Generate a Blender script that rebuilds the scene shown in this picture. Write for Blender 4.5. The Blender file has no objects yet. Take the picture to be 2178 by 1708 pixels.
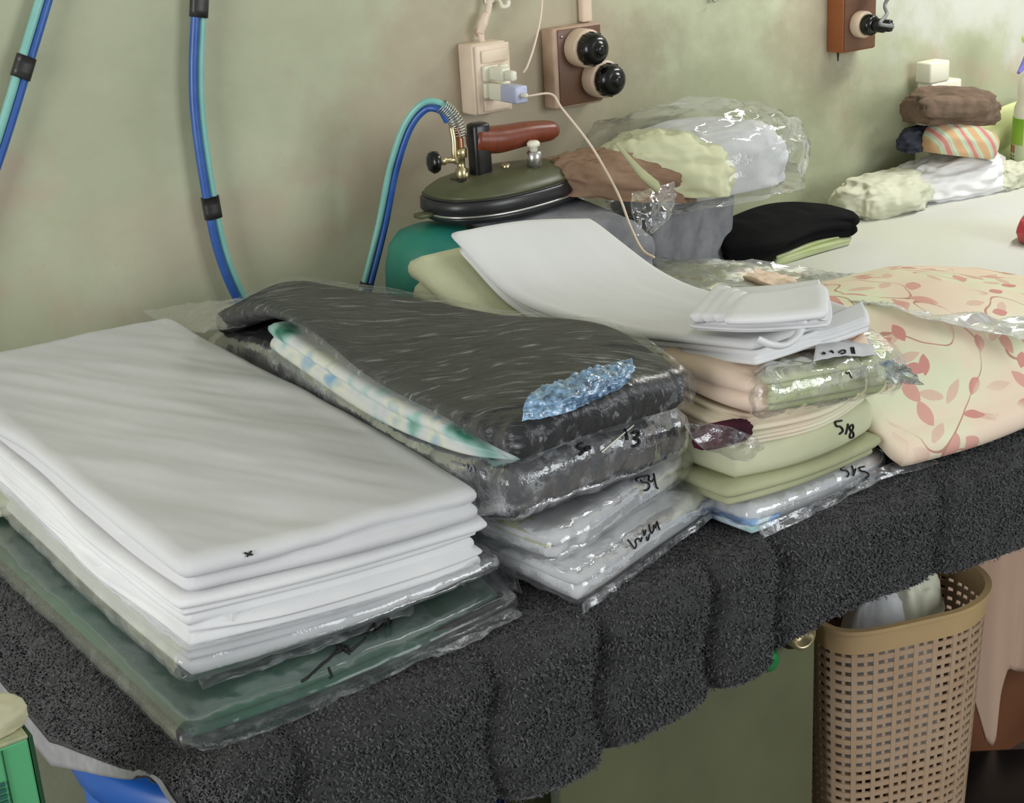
import bpy, bmesh, math, random
import numpy as np
from mathutils import Vector, Matrix
from mathutils.bvhtree import BVHTree

random.seed(7)
RNG = np.random.default_rng(7)
S = bpy.context.scene
COL = S.collection
T = 0.7855            # height of the table top (metres); the wall is the plane Y = 0, X runs along it

# ------------------------------------------------------------------ camera, world, lights, exposure
cd = bpy.data.cameras.new('camera')
cd.sensor_fit = 'HORIZONTAL'; cd.sensor_width = 36.0
cd.lens = 36.0 * 3200 / 2178
cam = bpy.data.objects.new('camera', cd); COL.objects.link(cam)
cam.matrix_world = Matrix([list(r) for r in [[0.815536, 0.24608, -0.52378, 0.0], [-0.575874, 0.255656, -0.776536, -2.08], [-0.057182, 0.934925, 0.350207, 1.52]]] + [[0, 0, 0, 1]])
S.camera = cam

wd = bpy.data.worlds.new('room_light'); S.world = wd; wd.use_nodes = True
wd.node_tree.nodes['Background'].inputs[0].default_value = (0.93, 0.97, 1.0, 1)
wd.node_tree.nodes['Background'].inputs[1].default_value = 0.42

def area(name, loc, target, sx, sy, power, color):
    l = bpy.data.lights.new(name, 'AREA'); l.shape = 'RECTANGLE'; l.size = sx; l.size_y = sy
    l.energy = power; l.color = color
    o = bpy.data.objects.new(name, l); COL.objects.link(o); o.location = loc
    o.rotation_euler = (Vector(target) - Vector(loc)).to_track_quat('-Z', 'Y').to_euler()
    return o
area('window_light_left', (-2.2, -1.5, 1.45), (0.7, -0.6, 0.85), 1.3, 1.5, 58, (0.98, 0.985, 1.0))
area('window_light_front', (2.4, -3.6, 1.75), (1.2, -0.7, 0.8), 1.5, 1.3, 52, (0.94, 0.98, 1.0))
area('tube_lamp', (2.75, -0.55, 2.0), (2.55, -0.05, 1.25), 1.0, 0.10, 15, (1.0, 0.99, 0.94))

S.view_settings.view_transform = 'Standard'
S.view_settings.look = 'None'
S.view_settings.gamma = 1.0
S.view_settings.use_curve_mapping = False
S.view_settings.exposure = 0.0
S.cycles.transparent_max_bounces = 24
S.cycles.max_bounces = 8
S.cycles.use_denoising = True

# ------------------------------------------------------------------ numeric helpers
def lin(c):
    return tuple(((v / 255) / 12.92 if v / 255 <= 0.04045 else ((v / 255 + 0.055) / 1.055) ** 2.4) for v in c) + (1.0,)

_H = np.random.default_rng(3).random((64, 64, 64))
def vnoise(p):
    p = np.asarray(p, float); i = np.floor(p).astype(int); f = p - i; f = f * f * (3 - 2 * f)
    r = 0
    for dx in (0, 1):
        for dy in (0, 1):
            for dz in (0, 1):
                w = (f[..., 0] if dx else 1 - f[..., 0]) * (f[..., 1] if dy else 1 - f[..., 1]) * (f[..., 2] if dz else 1 - f[..., 2])
                r = r + w * _H[(i[..., 0] + dx) & 63, (i[..., 1] + dy) & 63, (i[..., 2] + dz) & 63]
    return r * 2 - 1
def fbm(p, octaves=3):
    p = np.asarray(p, float); a, r = 1.0, 0
    for o in range(octaves):
        r = r + a * vnoise(p * 2 ** o + 17.3 * o); a *= .5
    return r
def ridged(p, octaves=3):
    p = np.asarray(p, float); a, r = 1.0, 0
    for o in range(octaves):
        r = r + a * (1 - np.abs(vnoise(p * 2 ** o + 9.1 * o)) * 2.2); a *= .5
    return r
def crw(n, t):                       # Catmull-Rom weights of n knots at parameters t in 0..1
    t = np.asarray(t, float); W = np.zeros((t.size, n)); x = np.clip(t.ravel(), -.2, 1.2) * (n - 1)
    if n == 2:
        W[:, 0] = 1 - x; W[:, 1] = x; return W
    i = np.clip(np.floor(x).astype(int), 0, n - 2); f = x - i
    b = [-.5 * f + f**2 - .5 * f**3, 1 - 2.5 * f**2 + 1.5 * f**3, .5 * f + 2 * f**2 - 1.5 * f**3, -.5 * f**2 + .5 * f**3]
    k = np.arange(t.size)
    for q in range(4):
        j = i + q - 1; lo = j < 0; hi = j > n - 1; ok = ~(lo | hi)
        np.add.at(W, (k[ok], j[ok]), b[q][ok])
        np.add.at(W, (k[lo], np.zeros(lo.sum(), int)), 2 * b[q][lo]); np.add.at(W, (k[lo], np.ones(lo.sum(), int)), -b[q][lo])
        np.add.at(W, (k[hi], np.full(hi.sum(), n - 1)), 2 * b[q][hi]); np.add.at(W, (k[hi], np.full(hi.sum(), n - 2)), -b[q][hi])
    return W
def curve(pts, n):
    pts = np.array(pts, float); return crw(len(pts), np.linspace(0, 1, n)) @ pts
def patch(ctrl, u, v):
    c = np.array(ctrl, float); sh = u.shape
    return np.einsum('nr,nc,rck->nk', crw(c.shape[0], v.ravel()), crw(c.shape[1], u.ravel()), c).reshape(sh + (3,))

# ------------------------------------------------------------------ object helpers
def wloc(o):
    v = Vector((0, 0, 0))
    while o is not None:
        v = v + o.location; o = o.parent
    return v
def add(name, verts, faces, mat, parent=None, smooth=True, kind=None, mats=None, mi=None, uv=None):
    verts = np.asarray(verts, float)
    base = np.array(wloc(parent)) if parent is not None else np.array([(verts[:, 0].min() + verts[:, 0].max()) / 2, (verts[:, 1].min() + verts[:, 1].max()) / 2, verts[:, 2].min()])
    me = bpy.data.meshes.new(name)
    me.from_pydata((verts - base).tolist(), [], [tuple(int(i) for i in f) for f in faces])
    for m in ([mat] if mats is None else mats): me.materials.append(m)
    if smooth: me.polygons.foreach_set('use_smooth', [True] * len(me.polygons))
    if mi is not None: me.polygons.foreach_set('material_index', mi)
    if uv is not None:
        l = me.uv_layers.new(name='uv'); idx = np.empty(len(me.loops), int); me.loops.foreach_get('vertex_index', idx)
        l.data.foreach_set('uv', np.asarray(uv, float)[idx].ravel())
    me.update()
    o = bpy.data.objects.new(name, me); COL.objects.link(o)
    if parent is not None: o.parent = parent
    else: o.location = base
    if kind: o['kind'] = kind
    return o
def tag(o, label, cat, group=None):
    o['label'] = label; o['category'] = cat
    if group: o['group'] = group
    return o
def thing(name, loc, label, cat, group=None):
    o = bpy.data.objects.new(name, None); COL.objects.link(o); o.location = loc; o.empty_display_size = .05
    return tag(o, label, cat, group)
class MB:                            # collects pieces of ONE mesh
    def __init__(s): s.v = []; s.f = []; s.n = 0; s.mi = []
    def put(s, v, f, mi=0):
        s.v.append(np.asarray(v, float)); s.f += [tuple(i + s.n for i in q) for q in f]; s.mi += [mi] * len(f); s.n += len(v); return s
    def build(s, name, mat, parent=None, **k):
        if 'mats' in k: k['mi'] = s.mi
        return add(name, np.vstack(s.v), s.f, mat, parent, **k)
def boxg(lo, hi, bev=.003, rot=0.0, piv=None):
    bm = bmesh.new(); bmesh.ops.create_cube(bm, size=1)
    lo, hi = np.array(lo), np.array(hi); c = (lo + hi) / 2; d = hi - lo
    for v in bm.verts: v.co = Vector(c + np.array(v.co) * d)
    if bev: bmesh.ops.bevel(bm, geom=bm.edges[:], offset=min(bev, .45 * d.min()), segments=2, affect='EDGES', profile=.5)
    v = np.array([x.co[:] for x in bm.verts]); bm.verts.index_update(); f = [tuple(q.index for q in p.verts) for p in bm.faces]; bm.free()
    if rot:
        piv = c if piv is None else np.array(piv); q = v - piv; s_, c_ = math.sin(rot), math.cos(rot)
        v = np.stack([q[:, 0] * c_ - q[:, 1] * s_, q[:, 0] * s_ + q[:, 1] * c_, q[:, 2]], 1) + piv
    return v, f
def frame_of(d):
    d = np.array(d, float); d /= np.linalg.norm(d); a = np.array([0, 0, 1.]) if abs(d[2]) < .9 else np.array([1., 0, 0])
    x = np.cross(a, d); x /= np.linalg.norm(x); return x, np.cross(d, x), d
def lathe(prof, origin, axis=(0, 0, 1), seg=28, sq=(1, 1)):   # prof: (radius, distance along axis)
    x, y, z = frame_of(axis); o = np.array(origin, float); v = []; f = []; n = len(prof)
    for k in range(seg):
        a = 2 * math.pi * k / seg
        for r, h in prof: v.append(o + x * r * math.cos(a) * sq[0] + y * r * math.sin(a) * sq[1] + z * h)
    for k in range(seg):
        for i in range(n - 1):
            a, b = k * n + i, ((k + 1) % seg) * n + i; f.append((a, b, b + 1, a + 1))
    f.append(tuple(k * n for k in range(seg))[::-1]); f.append(tuple(k * n + n - 1 for k in range(seg)))
    return v, f
def tubeg(pts, r, n=40, seg=10, raw=False, flat=1.0):
    p = np.array(pts, float) if raw else curve(pts, n); n = len(p); r = np.broadcast_to(np.array(r, float), (n,)) if np.ndim(r) == 0 else np.interp(np.linspace(0, 1, n), np.linspace(0, 1, len(r)), r)
    t = np.gradient(p, axis=0); t /= np.linalg.norm(t, axis=1)[:, None] + 1e-12
    x = frame_of(t[0])[0]; v = []; f = []
    for i in range(n):
        x = x - t[i] * (x @ t[i]); x /= np.linalg.norm(x) + 1e-12; y = np.cross(t[i], x)
        for k in range(seg):
            a = 2 * math.pi * k / seg; v.append(p[i] + (x * math.cos(a) + y * math.sin(a) * flat) * r[i])
    for i in range(n - 1):
        for k in range(seg): f.append((i * seg + k, i * seg + (k + 1) % seg, (i + 1) * seg + (k + 1) % seg, (i + 1) * seg + k))
    f.append(tuple(range(seg))[::-1]); f.append(tuple((n - 1) * seg + k for k in range(seg)))
    return v, f

def slabg(ctrl, t, plies=1, nu=40, nv=56, corner=.10, jit=.004, wav=.004, top=None, pad=0.0, out=None, seed=0, bulge=0.0):
    """Folded cloth: ctrl is a rows x cols grid of points of its top face; t its thickness (number or 2 x 2 grid);
    plies the leaves seen on its edge; top(u, v, P) extra height of the top face. Returns verts, faces, uv."""
    u, v = np.meshgrid(np.linspace(-1, 1, nu), np.linspace(-1, 1, nv))
    uu = u * np.sqrt(1 - corner * v**2 / 2); vv = v * np.sqrt(1 - corner * u**2 / 2)
    P = patch(ctrl, (uu + 1) / 2, (vv + 1) / 2)
    if pad:
        c = P.reshape(-1, 3).mean(0); d = P - c; ext = (P.reshape(-1, 3).max(0) - P.reshape(-1, 3).min(0)) / 2
        P = P + np.stack([d[..., 0] / max(ext[0], .02) * pad, d[..., 1] / max(ext[1], .02) * pad, 0 * u + min(pad, .004)], -1)
    tt = np.full(u.shape, float(t)) if np.ndim(t) == 0 else np.einsum('nr,nc,rc->n', crw(np.shape(t)[0], ((v + 1) / 2).ravel()), crw(np.shape(t)[1], ((u + 1) / 2).ravel()), np.array(t, float)).reshape(u.shape)
    fade = np.clip((1 - np.maximum(np.abs(u), np.abs(v))) * 9, 0, 1)
    B = P.copy(); B[..., 2] -= tt
    if bulge: P[..., 2] += bulge * (1 - u**2) * (1 - v**2)
    if top is not None: P[..., 2] += top(u, v, P) * (.35 + .65 * fade)
    loop = [(0, j) for j in range(nu)] + [(i, nu - 1) for i in range(1, nv)] + [(nv - 1, j) for j in range(nu - 2, -1, -1)] + [(i, 0) for i in range(nv - 2, 0, -1)]
    li = np.array(loop); L = len(loop); top_b = P[li[:, 0], li[:, 1]]; tb = tt[li[:, 0], li[:, 1]]
    tan = np.roll(top_b, -1, 0) - np.roll(top_b, 1, 0); nrm = np.stack([tan[:, 1], -tan[:, 0], 0 * tan[:, 0]], 1)
    nrm /= np.linalg.norm(nrm, axis=1)[:, None] + 1e-9
    c = top_b.mean(0)
    if ((top_b - c) * nrm).sum() < 0: nrm = -nrm
    for _ in range(3): nrm = nrm + np.roll(nrm, 1, 0) + np.roll(nrm, -1, 0); nrm /= np.linalg.norm(nrm, axis=1)[:, None]
    nr = max(6, plies * 5); rng = np.random.default_rng(seed + 1); js = rng.normal(0, jit, plies + 1)
    verts = [P.reshape(-1, 3)]; s = np.cumsum(np.linalg.norm(tan, axis=1) / 2)
    bnd = np.sort(np.concatenate([[0, 1], np.linspace(0, 1, plies + 1)[1:-1] + rng.normal(0, .16 / plies, plies - 1)])) if plies > 1 else np.array([0, 1.])
    for k in range(1, nr):
        f = k / nr
        wob = vnoise(np.stack([s * 5, np.full(L, f * plies * .5), np.full(L, seed * 3.1)], -1)) * (.28 / plies if plies > 1 else 0)
        fl = np.clip(f + wob * math.sin(math.pi * f), 0.001, .999)
        j = np.clip(np.searchsorted(bnd, fl) - 1, 0, plies - 1); g = (fl - bnd[j]) / (bnd[j + 1] - bnd[j])
        th = tb * (bnd[j + 1] - bnd[j]); a = np.minimum(th * .55, .016) if out is None else out
        o_ = a * np.sqrt(np.clip(1 - (2 * g - 1)**2, 0, 1)) + (js[j] + vnoise(np.stack([s * 7, j * 3.7, np.full(L, seed * 1.7)], -1)) * wav) * math.sin(math.pi * f)**.5
        q = top_b + nrm * o_[:, None]; q[:, 2] = top_b[:, 2] - (top_b[:, 2] - B[li[:, 0], li[:, 1], 2]) * f
        verts.append(q)
    nt = nu * nv; verts.append(B.reshape(-1, 3)); nb = nt + (nr - 1) * L
    F = []
    for i in range(nv - 1):
        for j in range(nu - 1):
            a = i * nu + j; F.append((a, a + 1, a + nu + 1, a + nu)); F.append((nb + a, nb + a + nu, nb + a + nu + 1, nb + a + 1))
    tl = [i * nu + j for i, j in loop]; bl = [nb + x for x in tl]
    rings = [tl] + [[nt + k * L + m for m in range(L)] for k in range(nr - 1)] + [bl]
    for r0, r1 in zip(rings[:-1], rings[1:]):
        for m in range(L):
            n = (m + 1) % L; F.append((r0[m], r1[m], r1[n], r0[n]))
    V = np.vstack(verts); UV = V[:, :2].copy(); UV[:, 1] += V[:, 2] * .7
    return V, F, UV
def slab(name, ctrl, t, mat, parent=None, **k):
    v, f, uv = slabg(ctrl, t, **k); return add(name, v, f, mat, parent, uv=uv)
def low(ctrl, dz, dx=0.0, dy=0.0, sx=0.0, sy=0.0):           # the same footprint lower down, shifted or grown a little
    c = np.array(ctrl, float); m = c.reshape(-1, 3).mean(0); d = c - m
    c = c + np.stack([np.sign(d[..., 0]) * sx + dx, np.sign(d[..., 1]) * sy + dy, np.full(d.shape[:2], -dz)], -1); return c
def sheetg(ctrl, nu=40, nv=20, th=.001, wr=0.0, freq=30, seed=0, str_=(1, 1)):
    u, v = np.meshgrid(np.linspace(0, 1, nu), np.linspace(0, 1, nv)); P = patch(ctrl, u, v)
    du = np.gradient(P, axis=1); dv = np.gradient(P, axis=0); n = np.cross(du, dv); n /= np.linalg.norm(n, axis=-1)[..., None] + 1e-12
    if wr: P = P + n * (ridged(np.stack([P[..., 0] * freq * str_[0], P[..., 1] * freq * str_[1], P[..., 2] * freq + seed], -1), 3) * wr)[..., None]
    Q = P - n * th; V = np.vstack([P.reshape(-1, 3), Q.reshape(-1, 3)]); N = nu * nv; F = []
    for i in range(nv - 1):
        for j in range(nu - 1):
            a = i * nu + j; F.append((a, a + 1, a + nu + 1, a + nu)); F.append((N + a, N + a + nu, N + a + nu + 1, N + a + 1))
    E = [(j) for j in range(nu)] + [i * nu + nu - 1 for i in range(1, nv)] + [(nv - 1) * nu + j for j in range(nu - 2, -1, -1)] + [i * nu for i in range(nv - 2, 0, -1)]
    for a, b in zip(E, E[1:] + E[:1]): F.append((a, a + N, b + N, b))
    return V, F
def vnormals(v, f):
    n = np.zeros_like(v); q = np.array([(x[0], x[1], x[2], x[3] if len(x) > 3 else x[2]) for x in f if len(x) < 5])
    c = np.cross(v[q[:, 2]] - v[q[:, 0]], v[q[:, 3]] - v[q[:, 1]])
    for k in range(4): np.add.at(n, q[:, k], c)
    return n / (np.linalg.norm(n, axis=1)[:, None] + 1e-12)
def crinkle(v, f, amp, freq, seed=0, aniso=(1, 1, 1), zmin=None, rot=0.0):
    v = np.array(v, float); n = vnormals(v, f); c, s_ = math.cos(rot), math.sin(rot)
    q = np.stack([v[:, 0] * c - v[:, 1] * s_, v[:, 0] * s_ + v[:, 1] * c, v[:, 2]], 1) * np.array(aniso) * freq + seed
    r = v + n * (np.maximum(ridged(q, 3) + .1, 0) * amp)[:, None]
    if zmin is not None: r[:, 2] = np.maximum(r[:, 2], zmin)
    return r
def bag(name, ctrl, t, parent, mat=None, pad=.005, amp=.0022, freq=28, seed=0, nu=70, nv=90, aniso=(1, 1, 1), flaps=(), zmin=None, rot=0.0, **k):
    k.setdefault('corner', .06); k.setdefault('jit', .0005); k.setdefault('wav', .001); pad = pad + .0015; t = np.array(t) + .004 if np.ndim(t) else t + .004
    v, f, _ = slabg(ctrl, t, 1, nu=nu, nv=nv, pad=pad, seed=seed, **k)
    m = MB(); m.put(crinkle(v, f, amp, freq, seed, aniso, zmin, rot), f)
    for i, fl in enumerate(flaps): m.put(*sheetg(fl, 50, 22, .0006, wr=.0026, freq=34, seed=seed + i * 5), mi=1)
    return m.build(name, None, parent, mats=[mat or M['film'], M['film_flap']])
def lumpg(c, r, amp=.12, freq=2.0, seed=0, flat=.35, nu=56, nv=36, rot=0.0, power=1.0, ridge=.5, folds=0.0, fdir=(1.2, 5, 5)):
    th, ph = np.meshgrid(np.linspace(0, 2 * math.pi, nu, endpoint=False), np.linspace(.001, math.pi - .001, nv))
    d = np.stack([np.sin(ph) * np.cos(th), np.sin(ph) * np.sin(th), np.cos(ph)], -1)
    q = np.sign(d) * np.abs(d)**power
    n = fbm(d * freq + seed, 3) * (1 - ridge) + (ridged(d * freq * 1.4 + seed * 2, 3) - .8) * ridge
    if folds: n = n + folds / amp * (ridged(d * np.array(fdir) + seed * 1.3 + .35 * fbm(d * 2 + seed, 2)[..., None], 2) - .6)
    p = q * (1 + amp * n)[..., None] * np.array(r)
    p[..., 2] = np.maximum(p[..., 2], -r[2] * flat)
    if rot: p = np.stack([p[..., 0] * math.cos(rot) - p[..., 1] * math.sin(rot), p[..., 0] * math.sin(rot) + p[..., 1] * math.cos(rot), p[..., 2]], -1)
    V = (p + np.array([c[0], c[1], c[2] + r[2] * flat])).reshape(-1, 3); F = []
    for i in range(nv - 1):
        for j in range(nu): F.append((i * nu + j, (i + 1) * nu + j, (i + 1) * nu + (j + 1) % nu, i * nu + (j + 1) % nu))
    return V, F
SLANT = Vector((-.52, -.78, .36)).normalized()
def ink(name, strokes, target, parent, r=.0014, mat=None, off=.0016):
    """Pen strokes laid on the surface of `target`."""
    me = target.data; o = np.array(wloc(target)); vs = [Vector(np.array(v.co) + o) for v in me.vertices]
    bvh = BVHTree.FromPolygons(vs, [p.vertices[:] for p in me.polygons]); m = MB()
    for st in strokes:
        p = curve(st, max(6, 5 * len(st))) if len(st) > 2 else curve(st, 6); q = []
        for a in p:
            hit = bvh.ray_cast(Vector(a) + SLANT * .12, -SLANT, .3)
            if hit[0] is None: hit = bvh.find_nearest(Vector(a))
            q.append(np.array(hit[0] + SLANT * off))
        m.put(*tubeg(q, r, seg=5, raw=True))
    return m.build(name, mat or M['ink'], parent, kind='stuff' if len(strokes) > 1 else None)

# ------------------------------------------------------------------ materials
M = {}
class NT:
    def __init__(s, name):
        s.m = bpy.data.materials.new(name); s.m.use_nodes = True; s.t = s.m.node_tree; s.b = s.t.nodes['Principled BSDF']; s.o = s.t.nodes['Material Output']
    def n(s, typ, **k):
        x = s.t.nodes.new(typ)
        for a, b in k.items():
            if a.startswith('i_'):
                key = a[2:]; x.inputs[int(key) if key.isdigit() else key.replace('_', ' ')].default_value = b
            else: setattr(x, a, b)
        return x
    def l(s, a, b): s.t.links.new(a, b)
    def ramp(s, fac, stops, interp='LINEAR'):
        r = s.n('ShaderNodeValToRGB'); r.color_ramp.interpolation = interp; e = r.color_ramp.elements
        while len(e) < len(stops): e.new(.5)
        for x, (p, c) in zip(e, stops): x.position = p; x.color = c
        s.l(fac, r.inputs[0]); return r.outputs[0]
    def coord(s, scale=(1, 1, 1), kind='Object', rot=(0, 0, 0)):
        c = s.n('ShaderNodeTexCoord').outputs[kind]
        if any(rot):
            r = s.n('ShaderNodeMapping'); r.inputs['Rotation'].default_value = rot; s.l(c, r.inputs[0]); c = r.outputs[0]
        mp = s.n('ShaderNodeMapping'); mp.inputs['Scale'].default_value = scale; s.l(c, mp.inputs[0]); return mp.outputs[0]
    def noise(s, vec, scale, detail=3, rough=.55):
        x = s.n('ShaderNodeTexNoise', i_Scale=scale, i_Detail=detail, i_Roughness=rough); s.l(vec, x.inputs['Vector']); return x.outputs['Fac']
    def mix(s, fac, a, b):
        x = s.n('ShaderNodeMix', data_type='RGBA')
        for v, i in ((fac, 0), (a, 6), (b, 7)):
            if isinstance(v, (tuple, float, int)): x.inputs[i].default_value = v
            else: s.l(v, x.inputs[i])
        return x.outputs[2]
    def bump(s, h, strength=.3, dist=.002, to=None):
        x = s.n('ShaderNodeBump', i_Strength=strength, i_Distance=dist); s.l(h, x.inputs['Height']); s.l(x.outputs[0], (to or s.b).inputs['Normal']); return x.outputs[0]
def cloth(key, c1, c2=None, vs=6, weave=900, bs=.25, wrinkle=.5, ws=18, stretch=(1, 1, 1), rough=.92, sheen=0.0):
    s = NT(key); v = s.coord(stretch); v0 = s.coord()
    s.l(s.mix(s.ramp(s.noise(v, vs, 3), [(.35, (0, 0, 0, 1)), (.65, (1, 1, 1, 1))]), lin(c1), lin(c2 or c1)), s.b.inputs['Base Color'])
    s.b.inputs['Roughness'].default_value = rough; s.b.inputs['Specular IOR Level'].default_value = .15
    if sheen: s.b.inputs['Sheen Weight'].default_value = sheen
    b1 = s.n('ShaderNodeBump', i_Strength=wrinkle, i_Distance=.004); s.l(s.noise(v, ws, 4), b1.inputs['Height'])
    b2 = s.n('ShaderNodeBump', i_Strength=bs, i_Distance=.0006); s.l(s.noise(v0, weave, 1), b2.inputs['Height']); s.l(b1.outputs[0], b2.inputs['Normal'])
    s.l(b2.outputs[0], s.b.inputs['Normal']); M[key] = s.m; return s
def plain(key, c, rough=.5, metal=0.0, c2=None, scale=20, bump=0.0, spec=.5, coat=0.0):
    s = NT(key); s.b.inputs['Base Color'].default_value = lin(c); s.b.inputs['Roughness'].default_value = rough; s.b.inputs['Metallic'].default_value = metal
    s.b.inputs['Specular IOR Level'].default_value = spec; s.b.inputs['Coat Weight'].default_value = coat
    nz = s.noise(s.coord(), scale, 4)
    if c2: s.l(s.mix(s.ramp(nz, [(.35, (0, 0, 0, 1)), (.7, (1, 1, 1, 1))]), lin(c), lin(c2)), s.b.inputs['Base Color'])
    if bump: s.bump(nz, bump, .003)
    M[key] = s.m; return s
def film(key, haze=.05, tint=(232, 235, 238), gloss=.55, cap=.5, scale=30, strength=.5, stretch=(1, 1, 1), rough=.10, rot=0.0, creases=.12, lo=.50):
    """Thin clear polythene: see-through, a glossy skin broken by creases, a milky scatter that grows along the creases."""
    s = NT(key); s.t.nodes.remove(s.b)
    v = s.coord(stretch, rot=(0, 0, rot)); n1 = s.noise(v, scale, 5, .6); cr = s.noise(v, scale * 1.7, 4, .6)
    bp = s.n('ShaderNodeBump', i_Strength=strength, i_Distance=.004); s.l(n1, bp.inputs['Height'])
    gl = s.n('ShaderNodeBsdfGlossy', i_Roughness=rough); gl.inputs['Color'].default_value = (1, 1, 1, 1); s.l(bp.outputs[0], gl.inputs['Normal'])
    tr = s.n('ShaderNodeBsdfTransparent'); tr.inputs['Color'].default_value = (.985, .987, .99, 1)
    df = s.n('ShaderNodeBsdfDiffuse'); df.inputs['Color'].default_value = lin(tint); s.l(bp.outputs[0], df.inputs['Normal'])
    hz = s.ramp(cr, [(lo, (haze,) * 3 + (1,)), (lo + .08, (haze + creases * .3,) * 3 + (1,)), (lo + .13, (haze + creases,) * 3 + (1,)), (lo + .17, (haze,) * 3 + (1,))])
    m1 = s.n('ShaderNodeMixShader'); s.l(hz, m1.inputs[0]); s.l(tr.outputs[0], m1.inputs[1]); s.l(df.outputs[0], m1.inputs[2])
    fr = s.n('ShaderNodeFresnel', i_IOR=1.4); s.l(bp.outputs[0], fr.inputs['Normal'])
    ml = s.n('ShaderNodeMath', operation='MULTIPLY'); ml.inputs[1].default_value = gloss; s.l(fr.outputs[0], ml.inputs[0])
    mn = s.n('ShaderNodeMath', operation='MINIMUM'); mn.inputs[1].default_value = cap; s.l(ml.outputs[0], mn.inputs[0])
    m2 = s.n('ShaderNodeMixShader'); s.l(mn.outputs[0], m2.inputs[0]); s.l(m1.outputs[0], m2.inputs[1]); s.l(gl.outputs[0], m2.inputs[2])
    s.l(m2.outputs[0], s.o.inputs['Surface']); M[key] = s.m; return s

# wall paint: grey-green distemper with paler mottling, pinkish worn patches and painted-in glare
s = NT('wall_paint'); v = s.coord((1, 1, 1))
base = s.ramp(s.noise(v, 2.2, 5, .6), [(.28, lin((152, 156, 128))), (.5, lin((172, 176, 147))), (.72, lin((188, 191, 164)))])
pk = s.ramp(s.noise(s.coord((1.0, 1, 1.2)), 3.1, 6, .62), [(.57, (0, 0, 0, 1)), (.67, (.6, .6, .6, 1))])
base = s.mix(pk, base, lin((180, 158, 140)))
for cx_, cz_, rx_, rz_, am, pc in ((1.46, 1.10, .50, .30, .62, (164, 138, 120)), (.86, .99, .30, .13, .40, (180, 158, 140)), (2.15, 1.13, .20, .24, .6, (170, 146, 128)), (1.95, .98, .50, .40, .7, (136, 140, 110)), (2.75, 1.32, .75, .42, .9, (206, 207, 202))):     # old discoloured plaster; one darker green patch; last, pale entry is glare painted in
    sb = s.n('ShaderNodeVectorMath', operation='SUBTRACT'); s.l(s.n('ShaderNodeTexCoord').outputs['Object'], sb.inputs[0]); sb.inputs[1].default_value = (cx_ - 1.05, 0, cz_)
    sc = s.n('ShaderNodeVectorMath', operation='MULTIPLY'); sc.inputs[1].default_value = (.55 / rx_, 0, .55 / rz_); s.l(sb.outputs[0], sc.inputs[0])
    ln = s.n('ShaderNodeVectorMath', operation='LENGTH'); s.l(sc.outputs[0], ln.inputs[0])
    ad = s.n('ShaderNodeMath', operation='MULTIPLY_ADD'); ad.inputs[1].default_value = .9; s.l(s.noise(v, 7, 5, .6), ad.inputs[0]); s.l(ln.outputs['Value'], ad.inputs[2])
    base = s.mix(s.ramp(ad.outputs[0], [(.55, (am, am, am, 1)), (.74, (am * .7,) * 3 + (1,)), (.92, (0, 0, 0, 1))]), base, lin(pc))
fl = s.ramp(s.noise(v, 55, 4, .7), [(.70, (0, 0, 0, 1)), (.74, (1, 1, 1, 1))])
ms = s.ramp(s.noise(v, 4.0, 2), [(.56, (0, 0, 0, 1)), (.66, (.8, .8, .8, 1))])
mm = s.n('ShaderNodeMath', operation='MULTIPLY'); s.l(fl, mm.inputs[0]); s.l(ms, mm.inputs[1])
base = s.mix(mm.outputs[0], base, lin((92, 92, 70)))
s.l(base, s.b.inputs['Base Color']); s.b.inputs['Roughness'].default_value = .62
s.bump(s.noise(v, 60, 5, .65), .18, .004); M['wall'] = s.m
plain('floor', (92, 84, 76), .7, c2=(70, 62, 55), scale=6)
plain('ceiling', (214, 212, 200), .8)
plain('olive_paint', (92, 96, 66), .5, c2=(84, 86, 60), scale=9, bump=.08)
plain('dark_wood', (62, 40, 26), .55, c2=(48, 30, 20), scale=7)
plain('chest_wood', (120, 74, 46), .55, c2=(98, 58, 36), scale=7)
plain('table_wood', (110, 88, 66), .6, c2=(88, 68, 50), scale=8)
plain('blue_plastic', (30, 92, 176), .35, c2=(34, 84, 160), scale=5)
plain('green_card', (84, 172, 118), .5, c2=(92, 166, 112), scale=8)
plain('green_card_dark', (22, 66, 36), .6)
plain('card_label', (176, 176, 140), .6, c2=(150, 156, 124), scale=90)
plain('card_brown', (140, 104, 56), .6, c2=(100, 80, 40), scale=18)
plain('card_teal', (36, 92, 82), .6)
plain('cream_lump', (176, 172, 138), .6, c2=(196, 192, 160), scale=14)
cloth('terry', (50, 50, 51), (64, 64, 65), vs=22, weave=420, bs=.9, wrinkle=.9, ws=70, rough=1.0, sheen=.25)
cloth('pile', (58, 58, 59), (96, 96, 96), vs=260, weave=700, bs=.1, wrinkle=.0, rough=1.0)
cloth('hem', (150, 150, 150), (138, 138, 140), vs=60, weave=1200)
cloth('white_sheet', (214, 214, 215), (206, 206, 208), vs=5, wrinkle=.30, ws=16, stretch=(1.2, .5, 1))
cloth('white_cotton', (222, 222, 222), (212, 212, 213), vs=4, wrinkle=.25, ws=14, stretch=(1.6, .35, 1))
cloth('white_bright', (228, 228, 228), (220, 220, 221), vs=8, wrinkle=.3, ws=30)
cloth('grey_white', (200, 201, 202), (186, 188, 190), vs=9, wrinkle=.4, ws=22)
cloth('table_sheet', (208, 208, 207), (204, 205, 190), vs=3, wrinkle=.2, ws=6)
cloth('green_cloth', (46, 86, 68), (58, 74, 66), vs=7, wrinkle=.25, ws=12)
cloth('charcoal', (38, 38, 39), (48, 48, 49), vs=8, wrinkle=.4, ws=20, stretch=(2, .6, 1))
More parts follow.
